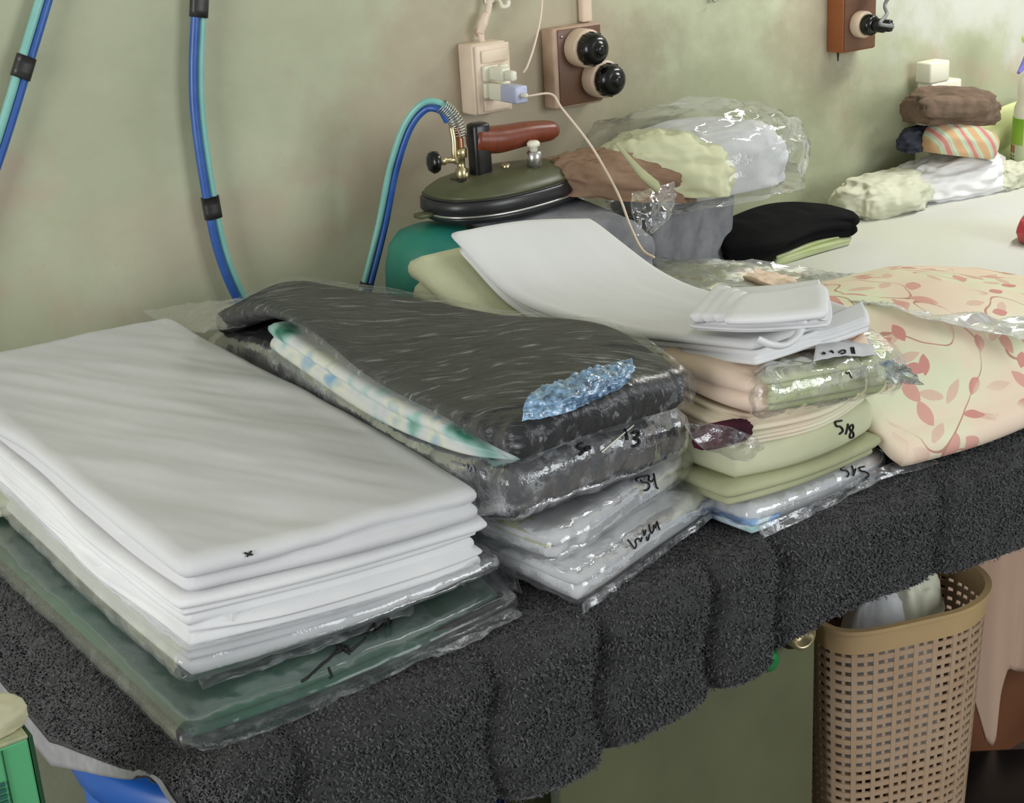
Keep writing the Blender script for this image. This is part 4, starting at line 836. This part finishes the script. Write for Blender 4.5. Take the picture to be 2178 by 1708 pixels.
slab('band_fold', [[(1.0805,-0.9420,1.0475), (1.1097,-0.9619,1.0495), (1.1451,-0.9826,1.0535)], [(1.0292,-0.9720,1.0435), (1.0610,-1.0044,1.0455), (1.0938,-1.0356,1.0495)]], .012, M['white_bright'], tb_, plies=1, nu=30, nv=20, seed=84)
for q in ([[(1.0279,-0.9163,1.0315), (1.0358,-0.9240,1.0325)], [(1.0924,-0.8832,1.0435), (1.0965,-0.8924,1.0445)]], [[(1.0321,-0.9296,1.0335), (1.0399,-0.9373,1.0345)], [(1.0875,-0.9037,1.0455), (1.0915,-0.9128,1.0465)]], [[(1.0362,-0.9428,1.0355), (1.0439,-0.9505,1.0365)], [(1.0818,-0.9231,1.0475), (1.0851,-0.9313,1.0485)]]):
    slab('band_ply', q, .010, M['white_bright'], tb_, plies=1, nu=10, nv=20, corner=.1, jit=.001)
add('loop', *tubeg([(1.1009,-1.0000,1.0376), (1.0988,-1.0050,1.0237), (1.0856,-1.0100,1.0144), (1.0659,-1.0120,1.0102), (1.0489,-1.0100,1.0143), (1.0399,-1.0000,1.0197)], .0062, 40, 10, flat=.6), M['white_bright'], tb_)
K2b = [[(1.1147,-0.9428,1.0005), (1.1586,-0.9705,1.0075), (1.2119,-0.9858,1.0205)], [(1.1107,-0.9470,0.9905), (1.1483,-0.9841,0.9995), (1.1984,-1.0053,1.0105)]]
slab('folded_end', K2b, .018, M['white_bright'], tb_, plies=3, nu=36, nv=20, seed=85)
K3 = low(K2, .0165, .0, .010, .012, .002); K3[:, 0, 0] -= np.array([.034, .030, .024, .016, .01]); K3[0, :, 1] += .015; K3[3, :, 1] = -.832
ck = slab('folded_cloth', K3[:4], [[.105, .08], [.075, .05], [.05, .04]], M['cream_green'], plies=3, nu=44, nv=70, seed=86, jit=.007, wav=.008); tag(ck, 'cream green folded cloth under the white curtains, beside the teal canister', 'folded cloth')
PC = np.array([[(1.04, -.84, T + .190), (1.13, -.84, T + .192), (1.22, -.84, T + .198)], [(1.03, -.93, T + .194), (1.13, -.93, T + .194), (1.225, -.93, T + .204)], [(1.035, -.990, T + .186), (1.13, -.998, T + .184), (1.225, -.99, T + .196)]])
pc = slab('folded_cloth', PC, .040, M['peach'], plies=2, nu=50, nv=40, seed=87, jit=.004, wav=.008, corner=.45, top=lambda u, v, P: .004 * fbm(P * 16, 3)); tag(pc, 'smooth peach folded cloth directly under the white curtains', 'folded cloth')
add('gathered_fold', *lumpg((1.1982,-0.9720,0.9812), (.034, .018, .016), .18, 2.0, 5, .5, ridge=.5), M['peach'], pc)
PP = low(PC, .0415, 0, .004, .004, 0); PP[..., 2] = np.minimum(PP[..., 2], T + .150)
pp = thing('garment_package', (1.13, -.92, T + .11), 'peach and cream gathered cloth with a loose clear wrapper and green label layers', 'package')
slab('gathered_cloth', PP, .036, M['peach_cream'], pp, plies=7, nu=44, nv=36, seed=88, jit=.005, wav=.008, corner=.45)
slab('green_layers', [[(1.1465,-0.9400,0.9693), (1.2008,-0.9450,0.9687), (1.2761,-0.9400,0.9555)], [(1.0561,-1.0000,0.9805), (1.1347,-1.0080,0.9747), (1.2436,-0.9960,0.9539)]], .046, M['green_stack'], pp, plies=5, nu=40, nv=24, seed=89, jit=.003)
slip = add('paper_slip', *sheetg([[(1.1737,-0.9550,0.9775), (1.2128,-0.9550,0.9739), (1.2666,-0.9500,0.9578)], [(1.1241,-1.0000,0.9892), (1.1624,-1.0020,0.9869), (1.2230,-0.9920,0.9679)], [(1.1029,-1.0180,0.9850), (1.1434,-1.0200,0.9809), (1.2055,-1.0120,0.9649)]], 24, 14, .0008, wr=.0015), M['grey_white'], pp); slip['label'] = 'pale marked slip'
ppb = bag('plastic_bag', [[(1.1248,-0.9400,0.9729), (1.2007,-0.9450,0.9710), (1.2840,-0.9400,0.9571)], [(1.0414,-1.0040,0.9842), (1.1304,-1.0120,0.9778), (1.2421,-1.0000,0.9564)]], .052, pp, M['film'], pad=.005, amp=.004, freq=26, seed=54, nu=70, nv=50,
    )
ink('handwritten_lettering', [[(1.1236,-1.0100,0.9857),(1.1254,-1.0100,0.9873),(1.1277,-1.0100,0.9847)],[(1.1346,-1.0100,0.9857),(1.1373,-1.0100,0.9861),(1.1388,-1.0100,0.9833)],[(1.1471,-1.0100,0.9817),(1.1527,-1.0100,0.9828),(1.1578,-1.0100,0.9812),(1.1561,-1.0100,0.9791),(1.1500,-1.0100,0.9793)],[(1.1690,-1.0100,0.9826),(1.1686,-1.0100,0.9754)],[(1.1724,-1.0100,0.9818),(1.1721,-1.0100,0.9744)]], slip, pp, .0010)
ink('pen_tick', [[(1.1520,-1.0100,0.9578),(1.1540,-1.0100,0.9552),(1.1568,-1.0100,0.9559),(1.1586,-1.0100,0.9513),(1.1604,-1.0100,0.9487)]], ppb, pp, .0009)
F8 = np.array([[(1.035, -.50, T + .105), (1.13, -.50, T + .105), (1.23, -.52, T + .105)], [(1.03, -.80, T + .108), (1.13, -.80, T + .110), (1.235, -.82, T + .110)], [(1.035, -.975, T + .106), (1.13, -.99, T + .112), (1.245, -.985, T + .110)]])
f8 = thing('garment_package', (1.13, -.75, T + .06), 'cream green cloth package marked 518 with a dark maroon gap in its side', 'package')
c8 = slab('folded_cloth', F8, .042, M['cream_green'], f8, plies=1, nu=44, nv=60, seed=91, jit=.002, corner=.30, out=.014)
add('maroon_lining', *tilt(lumpg((0.9992,-0.9880,0.9086), (.042, .008, .014), .1, 2, 3, .9, power=.7), np.array((0.9992,-0.9880,0.9086)), .10), M['maroon'], f8)['label'] = 'dark maroon cloth seen in the gap'
add('gap_film', *sheetg([[(0.9337,-1.0040,0.9566), (0.9844,-1.0080,0.9413), (1.0328,-1.0060,0.9142)], [(0.9536,-1.0060,0.9259), (0.9889,-1.0100,0.9171), (1.0430,-1.0060,0.9005)], [(1.0009,-1.0040,0.8969), (1.0192,-1.0060,0.8901), (1.0401,-1.0040,0.8943)]], 30, 24, .0006, wr=.002, freq=40), M['film_thin'], f8)
ink('handwritten_lettering', [[(1.1688,-1.0020,0.8950),(1.1584,-1.0020,0.8960),(1.1594,-1.0020,0.8910),(1.1661,-1.0020,0.8883),(1.1697,-1.0020,0.8823),(1.1640,-1.0020,0.8800)],[(1.1788,-1.0020,0.8885),(1.1772,-1.0020,0.8824),(1.1745,-1.0020,0.8766)],[(1.1870,-1.0020,0.8852),(1.1818,-1.0020,0.8840),(1.1831,-1.0020,0.8797),(1.1886,-1.0020,0.8747),(1.1893,-1.0020,0.8697),(1.1846,-1.0020,0.8697),(1.1822,-1.0020,0.8739),(1.1861,-1.0020,0.8778),(1.1883,-1.0020,0.8816),(1.1870,-1.0020,0.8852)]], c8, f8, .0012)
Gn = low(F8, .043, -.006, .004, .004, 0); Gn[..., 2] = T + np.array([[.066, .066, .066], [.066, .067, .067], [.064, .068, .066]])
gn = slab('folded_cloth', Gn, .026, M['olive_cream'], plies=2, nu=44, nv=60, seed=92, jit=.003, wav=.005); tag(gn, 'olive green folded cloth under the package marked 518', 'folded cloth')
F5 = np.array([[(1.045, -.50, T + .037), (1.14, -.50, T + .037), (1.24, -.52, T + .037)], [(1.045, -.80, T + .038), (1.14, -.80, T + .038), (1.245, -.80, T + .038)], [(1.058, -.972, T + .036), (1.15, -.968, T + .037), (1.262, -.955, T + .034)]])
f5 = thing('garment_package', (1.15, -.75, T), 'white bagged cloth marked 515 with blue printed edge, flat on the blanket edge', 'package')
slab('folded_cloth', F5, .032, M['grey_white'], f5, plies=1, nu=44, nv=60, seed=93, jit=.002, corner=.08)
slab('blue_layer', [[(1.030, -.70, T + .022), (1.10, -.70, T + .022)], [(1.032, -.86, T + .022), (1.11, -.86, T + .022)], [(1.046, -.985, T + .021), (1.085, -.985, T + .021)]], .017, M['print_blue'], f5, plies=2, nu=24, nv=40, seed=94, corner=.04)['label'] = 'pale blue printed layer'
b5 = bag('plastic_bag', F5, .034, f5, M['film_haze'], pad=.006, amp=.002, freq=26, seed=64, zmin=T + .002, corner=.08,
    flaps=[[[(1.0424,-0.9960,0.8035), (1.1362,-0.9960,0.8055), (1.2424,-0.9829,0.8075), (1.3360,-0.9762,0.8055)], [(1.0449,-1.0043,0.7915), (1.1424,-0.9975,0.7925), (1.2540,-0.9873,0.7935), (1.3322,-1.0059,0.7975)]]])
ink('handwritten_lettering', [[(1.1931,-0.9850,0.8265),(1.1871,-0.9850,0.8269),(1.1884,-0.9850,0.8238),(1.1956,-0.9850,0.8208),(1.1981,-0.9850,0.8164),(1.1946,-0.9850,0.8138)],[(1.2050,-0.9850,0.8241),(1.2064,-0.9850,0.8181),(1.2054,-0.9850,0.8120),(1.2106,-0.9850,0.8191)],[(1.2257,-0.9850,0.8174),(1.2172,-0.9850,0.8183),(1.2192,-0.9850,0.8139),(1.2275,-0.9850,0.8100),(1.2298,-0.9850,0.8052),(1.2244,-0.9850,0.8036)]], b5, f5, .0011)

# floral bundle in plastic
FL = np.array([[(1.26, -.66, T + .10), (1.45, -.62, T + .115), (1.62, -.60, T + .10), (1.80, -.60, T + .06)], [(1.245, -.80, T + .165), (1.42, -.78, T + .165), (1.60, -.74, T + .135), (1.80, -.72, T + .085)], [(1.255, -.92, T + .135), (1.42, -.92, T + .15), (1.60, -.90, T + .13), (1.78, -.86, T + .09)], [(1.275, -.99, T + .055), (1.40, -1.005, T + .06), (1.56, -1.0, T + .06), (1.74, -.97, T + .05)]])
fb = thing('floral_bundle', (1.5, -.8, T), 'cream cloth printed with red leaf sprigs, puffed up in a clear bag', 'bundle')
slab('printed_cloth', FL, [[.085, .045], [.045, .042]], M['floral'], fb, plies=1, nu=80, nv=60, seed=95, jit=.002, corner=.18, bulge=.012, out=.022, top=lambda u, v, P: .006 * fbm(P * 7, 3) + .007 * np.maximum(0, ridged(np.stack([(P[..., 0] * .75 - P[..., 1] * -.66) * 9, (P[..., 0] * .66 - P[..., 1] * .75) * 1.2, 0 * u + 2], -1), 2) - .5))
add('clear_bag', *sheetg([[(1.7100,-0.3995,0.8355), (1.7822,-0.4843,0.8355), (1.8330,-0.5834,0.8405), (1.8603,-0.6692,0.8405), (1.8602,-0.7871,0.8355)], [(1.5275,-0.6161,0.9005), (1.5501,-0.7098,0.9105), (1.5480,-0.8175,0.9205), (1.5822,-0.8822,0.9105), (1.6130,-0.9615,0.8955)], [(1.3365,-0.8468,0.9635), (1.3561,-0.9043,0.9655), (1.3796,-0.9635,0.9555), (1.4419,-0.9904,0.9355), (1.4903,-1.0423,0.9155)]], 110, 50, .0006, wr=.0045, freq=16, seed=3, str_=(.6, 2.0)), M['film_band'], fb)
add('wrapper_corner', *sheetg([[(1.1943,-1.0262,0.9635), (1.1955,-1.0462,0.9655), (1.1989,-1.0629,0.9635)], [(1.2080,-1.0264,0.9355), (1.2108,-1.0471,0.9375), (1.2262,-1.0635,0.9335)]], 26, 20, .0006, wr=.004, freq=40), M['film_clearblue'], fb)

# flat packages behind, black garment, green layers
bk = thing('garment_package', (1.5, -.45, T), 'flat olive cream package in cloudy plastic, lying in front of the grey bin', 'package')
slab('folded_cloth', [[(1.4981,-0.2342,0.8805), (1.5100,-0.3302,0.8805), (1.5983,-0.3968,0.8705)], [(1.27, -.44, T + .080), (1.47, -.47, T + .074), (1.68, -.46, T + .060)], [(1.25, -.57, T + .085), (1.42, -.58, T + .085), (1.60, -.56, T + .075)]], .05, M['olive_cream'], bk, plies=2, nu=50, nv=40, seed=96, top=lambda u, v, P: .005 * fbm(P * 14, 3))
slab('peach_fold', [[(1.6224,-0.3298,0.8575), (1.6103,-0.4160,0.8595), (1.6275,-0.4706,0.8575)], [(1.5621,-0.4033,0.8655), (1.5536,-0.4847,0.8655), (1.5829,-0.5248,0.8615)]], .018, M['peach'], bk, plies=3, nu=40, nv=20, seed=97, top=lambda u, v, P: .004 * ridged(P * 30, 3))['label'] = 'gathered peach edge'
bag('plastic_bag', [[(1.4959,-0.2310,0.8835), (1.5102,-0.3301,0.8835), (1.6035,-0.4020,0.8735)], [(1.26, -.44, T + .083), (1.47, -.47, T + .077), (1.70, -.46, T + .063)], [(1.24, -.57, T + .088), (1.42, -.58, T + .088), (1.62, -.56, T + .078)]], .038, bk, M['film_haze'], pad=.006, amp=.003, freq=22, seed=74, zmin=T + .014)
bg = slab('black_garment', [[(1.7867,-0.1485,0.8705), (1.9023,-0.1383,0.8735), (1.9841,-0.1816,0.8655), (2.0143,-0.2302,0.8555)], [(1.7422,-0.1869,0.8575), (1.8366,-0.2055,0.8655), (1.9393,-0.2248,0.8615), (1.9945,-0.2577,0.8515)], [(1.7022,-0.2300,0.8455), (1.7851,-0.2582,0.8475), (1.9067,-0.2395,0.8495), (1.9884,-0.2546,0.8435)]], .030, M['black_cloth'], plies=2, nu=60, nv=40, seed=98, corner=.2, jit=.005, top=lambda u, v, P: .005 * fbm(P * 12, 3))
tag(bg, 'black folded garment on the white sheet, beside the grey fabric bin', 'garment')
gs = slab('folded_cloths', [[(1.9100,-0.1306,0.8155), (2.0072,-0.1423,0.8195), (2.0608,-0.1812,0.8195)], [(1.8020,-0.2525,0.8155), (1.8954,-0.2509,0.8195), (1.9848,-0.2519,0.8195)]], .020, M['green_stack'], plies=4, nu=40, nv=24, seed=99, jit=.004); tag(gs, 'pale green layered cloth half hidden under the black garment', 'folded cloth')
for o_ in (gs,): o_.name = 'layered_cloth'

# ------------------------------------------------------------------ rolled cloths at the back, spray bottle
Zs = T + .0125
tag(add('cloth_bundle', *lumpg((2.225, -.115, Zs), (.112, .068, .048), .14, 2.0, 31, .55, rot=-.05, power=.85, ridge=.2, nu=120, nv=80, folds=.06, fdir=(3.5, 1.5, 1.5)), M['cream']), 'crumpled cream cloth on the white sheet, lower than the rolled cloths', 'cloth')
tag(add('cloth_bundle', *tilt(lumpg((2.43, -.11, Zs), (.145, .080, .052), .14, 2.2, 37, .5, rot=-.1, power=.9, ridge=.2, nu=120, nv=80, folds=.06, fdir=(1.5, 4, 3)), np.array((2.43, -.11, Zs)), .0), M['white_bright']), 'crumpled white cloth under the striped roll', 'cloth')
tag(add('cloth_bundle', *lumpg((2.535, -.165, Zs), (.070, .038, .034), .20, 2.2, 41, .5, ridge=.3, nu=100, nv=60, folds=.12, fdir=(5, 2, 2)), M['cream']), 'small knotted cream cloth with frilled end, in front of the spray bottle', 'cloth')
tag(add('dark_cloth', *lumpg(np.array((2.3408,-0.0950,0.8961)), (.045, .035, .030), .2, 2.2, 6, .5), M['navy']), 'small dark grey cloth tucked behind the striped roll', 'cloth')
c_ = np.array((2.3990,-0.1500,0.8825)); tag(add('striped_roll', *tilt(lumpg(c_, (.088, .046, .040), .06, 1.6, 9, .55, rot=-.12, power=.75), c_, .22), M['stripe_cloth']), 'rolled striped cloth in orange, green and red, beneath the brown towel roll', 'cloth roll')
c_ = np.array((2.4150,-0.1150,0.9395)); bt = add('towel_roll', *tilt(lumpg(c_, (.120, .058, .046), .07, 1.8, 13, .6, rot=-.08, power=.8, nu=100, nv=60, folds=.03, fdir=(1, 3, 5)), c_, .14), M['brown_towel']); tag(bt, 'brown rolled towel on top of the striped roll', 'towel roll')
add('towel_flap', *tilt(lumpg(np.array((2.3602,-0.1650,0.9569)), (.105, .020, .022), .08, 2, 2, .9, power=.7), c_, .14), M['brown_towel'], bt)
wb = thing('white_block', (2.47, -.05, T), 'white moulded foam block standing behind the brown towel roll', 'block')
add('lower_step', *boxg((2.425, -.06, T + .013), (2.515, -.02, 1.010), .004), M['white_plastic'], wb)
add('upper_step', *boxg((2.418, -.06, 1.0102), (2.476, -.02, 1.052), .004), M['white_plastic'], wb)
yc_ = slab('yellow_cloth', [[(2.57, -.055, .905), (2.66, -.05, .93), (2.78, -.05, .94)], [(2.56, -.10, .900), (2.66, -.10, .925), (2.78, -.10, .935)]], .107, M['yellow_cloth'], plies=2, nu=30, nv=16, seed=7, jit=.005); tag(yc_, 'pale yellow folded cloth standing behind the spray bottle', 'cloth')
def spray_bottle():
    x, y, z = 2.615, -.165, T + .0125
    s = thing('spray_bottle', (x, y, z), 'translucent white spray bottle with green label and purple trigger', 'spray bottle')
    b = add('bottle_body', *lathe([(.034, 0), (.040, .004), (.041, .02), (.041, .135), (.040, .15), (.034, .165), (.036, .185), (.034, .205), (.022, .225), (.014, .235), (.014, .25)], (x, y, z), seg=40), M['white_plastic'], s)
    add('label_band', *lathe([(.0413, .020), (.0416, .022), (.0416, .131), (.0413, .133)], (x, y, z), seg=40), M['label_pale'], b)
    m = MB()
    def patchc(a0, a1, z0, z1, r):
        v = []; n = 8
        for k in range(n + 1):
            a = a0 + (a1 - a0) * k / n; v += [(x + r * math.cos(a), y + r * math.sin(a), z + z0), (x + r * math.cos(a), y + r * math.sin(a), z + z1)]
        return v, [(2 * k, 2 * k + 2, 2 * k + 3, 2 * k + 1) for k in range(n)]
    m.put(*patchc(2.0, 3.3, .078, .131, .0419)); m.build('label_green', M['label_green'], b)
    m = MB(); m.put(*patchc(2.25, 2.38, .060, .076, .0419)); m.put(*patchc(2.45, 2.6, .060, .076, .0419)); m.put(*patchc(2.68, 2.8, .060, .076, .0419)); m.build('label_lettering', M['red_print'], b)
    m = MB()
    for k in range(5):
        for q in range(4): m.put(*patchc(2.25 + q * .16, 2.33 + q * .16 + .03 * (k % 2), .026 + k * .0065, .029 + k * .0065, .0419))
    m.build('label_small_print', M['dark_print'], b)
    add('collar', *lathe([(.017, .25), (.018, .252), (.018, .27), (.014, .274)], (x, y, z), seg=24), M['purple_plastic'], s)
    add('sprayer_head', *boxg((x - .030, y - .012, z + .274), (x + .045, y + .012, z + .300), .006), M['purple_plastic'], s)
    add('nozzle', *lathe([(.008, 0), (.009, .002), (.009, .014), (.005, .017)], (x - .030, y, z + .290), (-1, 0, .1), 14), M['yellow_plastic'], s)
    add('trigger', *tubeg([(x - .008, y, z + .276), (x - .030, y, z + .258), (x - .048, y, z + .236), (x - .060, y, z + .226)], [.009, .008, .006, .003], 20, 10), M['purple_plastic'], s)
spray_bottle()
v, f = lumpg((2.235, -.475, T + .0125), (.055, .045, .038), .16, 1.2, 3, .6, nu=9, nv=7)
rd = add('red_pouch', v, f, M['red_plastic'], smooth=False); tag(rd, 'small red faceted plastic pouch on the white sheet', 'pouch')

# ------------------------------------------------------------------ under the table
def basket():
    cx, cy, zt = 1.340, -.925, .602; a17 = math.radians(17)
    bs = thing('laundry_basket', (cx, cy, 0), 'tall tan perforated plastic laundry basket under the table edge', 'basket')
    e1 = np.array([math.cos(a17), -math.sin(a17)]); e2 = np.array([math.sin(a17), math.cos(a17)])
    def ring(z, grow=0.0, n=120):
        s_ = .80 + .20 * z / zt; o = []
        for k in range(n):
            a = 2 * math.pi * k / n; c, s2 = math.cos(a), math.sin(a); w = .5 - .5 * math.tanh(c * 3)
            p = 2 / (2.3 + 2.4 * w); u = math.copysign(abs(c)**p, c) * (.126 * s_ + grow); v2 = math.copysign(abs(s2)**p, s2) * (.095 * s_ + grow)
            q = np.array([cx, cy]) + e1 * u + e2 * v2; o.append((q[0], q[1], z))
        return np.array(o)
    def band(m, z0, z1, g0, g1, n=120, bev=0):
        r = np.vstack([ring(z0, g0, n), ring(z0, g1, n), ring(z1, g1, n), ring(z1, g0, n)]); f = []
        for k in range(n):
            j = (k + 1) % n
            for i in range(4): f.append((i * n + k, i * n + j, ((i + 1) % 4) * n + j, ((i + 1) % 4) * n + k))
        m.put(r, f)
    m = MB(); z = .02; rows = []
    while z < zt - .045: rows.append(z); z += .0134
    for z in rows: band(m, z, z + .0074, -.0025, 0.0, 96)
    nr = 27; R = [ring(z, 0.0004, 1760) for z in np.linspace(.01, zt - .032, 14)]; Q = [ring(z, -.003, 1760) for z in np.linspace(.01, zt - .032, 14)]
    # arc-length spacing of the ribs on the rim curve
    per = np.cumsum(np.linalg.norm(np.roll(R[-1], -1, 0) - R[-1], axis=1)); per /= per[-1]
    for k in range(nr * 2):
        wid = .0062 if k % 2 == 0 else .0042; c = k / (nr * 2); L = .70
        i0, i1 = int(np.searchsorted(per, (c - wid / L / 2) % 1)) % 1760, int(np.searchsorted(per, (c + wid / L / 2) % 1)) % 1760
        V = []; F = []; gq = (R, Q) if k % 2 == 0 else (Q, Q)
        for h in range(14): V += [R[h][i0], R[h][i1], Q[h][i1], Q[h][i0]] if k % 2 == 0 else [R[h][i0] * .35 + Q[h][i0] * .65, R[h][i1] * .35 + Q[h][i1] * .65, Q[h][i1], Q[h][i0]]
        for h in range(13):
            for i in range(4): F.append((h * 4 + i, h * 4 + (i + 1) % 4, (h + 1) * 4 + (i + 1) % 4, (h + 1) * 4 + i))
        m.put(V, F)
    m.build('lattice', M['tan_plastic'], bs, smooth=False)
    m = MB(); band(m, zt - .033, zt - .004, -.003, .0015); band(m, zt - .004, zt + .001, -.003, .005); m.build('rim', M['tan_rim'], bs, smooth=False)
    m = MB(); band(m, 0.001, .021, -.004, .0015); r = ring(.004, -.002, 96); m.put(np.vstack([r, r + (0, 0, .003)]), [tuple(range(96))[::-1], tuple(range(96, 192))]); m.build('base', M['tan_plastic'], bs, smooth=False)
    lc = thing('laundry', (1.36, -.91, .4), 'pale white laundry heaped inside the tan basket', 'laundry')
    add('white_cloth', *lumpg((1.352, -.910, .36), (.088, .062, .262), .10, 2.0, 6, .02), M['grey_white'], lc)
    add('cream_fold', *lumpg((1.385, -.915, .52), (.055, .048, .10), .14, 2.0, 16, .1), M['cream'], lc)
basket()
def pink():
    xs = np.linspace(0, 1, 90); n = 50; V = []; F = []
    px_ = [0, .06, .10, .14, .18, .205, .235, .28, .33, .45, .6, 1.0]; bz = [.318, .312, .310, .245, .175, .160, .170, .235, .278, .250, .225, .20]
    for u in xs:
        x = 1.600 + .42 * u; zt_ = T - .055; zb = np.interp(u, px_, bz)
        for k in range(n):
            f = k / (n - 1); z = zt_ * (1 - f) + zb * f
            y = -.80 + .011 * math.sin(u * 15 + f * 1.2) * (.3 + .5 * f) + .005 * math.sin(u * 37 + 1.5 + f * 2) * f - .02 * f
            V.append((x + .01 * f * math.sin(u * 9), y, z))
    for i in range(89):
        for k in range(n - 1): F.append((i * n + k, (i + 1) * n + k, (i + 1) * n + k + 1, i * n + k + 1))
    o = add('hanging_cloth', V, F, M['pink_cloth']); o.modifiers.new('thick', 'SOLIDIFY').thickness = .0022
    tag(o, 'dusty pink cloth with a drooping corner, hanging beneath the table by the basket', 'cloth')
pink()
ch = thing('wooden_chest', (1.95, -.45, 0), 'dark brown wooden chest in the shadow behind the pink cloth', 'chest')
add('chest_body', *boxg((1.56, -.715, .001), (2.22, -.20, .27), .004), M['chest_wood'], ch)
add('chest_lid', *boxg((1.555, -.722, .2705), (2.225, -.195, .30), .004), M['chest_wood'], ch)
bc = thing('black_case', (1.62, -.90, 0), 'black plastic case standing on the floor before the wooden chest', 'case')
cpv = (1.62, -.90, 0)
add('case_body', *boxg((1.49, -.985, .001), (1.80, -.815, .135), .006, rot=-.62, piv=cpv), M['black_plastic'], bc)
add('case_lid', *boxg((1.487, -.988, .1355), (1.803, -.812, .165), .008, rot=-.62, piv=cpv), M['black_plastic'], bc)
add('latch', *boxg((1.62, -.996, .115), (1.66, -.9885, .150), .002, rot=-.62, piv=cpv), M['bakelite'], bc)
pg = add('cloth_heap', *lumpg((1.565, -1.055, .001), (.075, .060, .275), .12, 2.2, 3, .02), M['pale_grey_cloth']); tag(pg, 'pale grey terry cloth heaped on the floor by the black case', 'cloth')
kn = thing('brass_knob', (1.13, -.98, .62), 'round brass knob with a dark ring beside the tan basket rim', 'knob')
add('dark_ring', *lathe([(.021, 0), (.023, .003), (.023, .016), (.018, .018)], (1.128, -.9552, .632), (-.15, -1, .1), 30), M['bakelite'], kn)
add('brass_cup', *lathe([(.0165, .018), (.018, .020), (.018, .034), (.0155, .037), (.0125, .036), (.011, .026)], (1.128, -.9552, .632), (-.15, -1, .1), 30), M['brass'], kn)
gc = thing('green_stopper', (1.10, -.96, .6), 'small bright green plastic stopper on the olive panel under the blanket', 'stopper')
add('cap_dome', *lathe([(.013, 0), (.0145, .002), (.0145, .010), (.011, .015), (.005, .017)], (1.092, -.9552, .603), (0, -1, 0), 24), M['green_cap'], gc)
add('cap_flange', *lathe([(.017, 0), (.018, .001), (.018, .003), (.015, .004)], (1.092, -.9552, .603), (0, -1, 0), 24), M['bakelite'], gc)
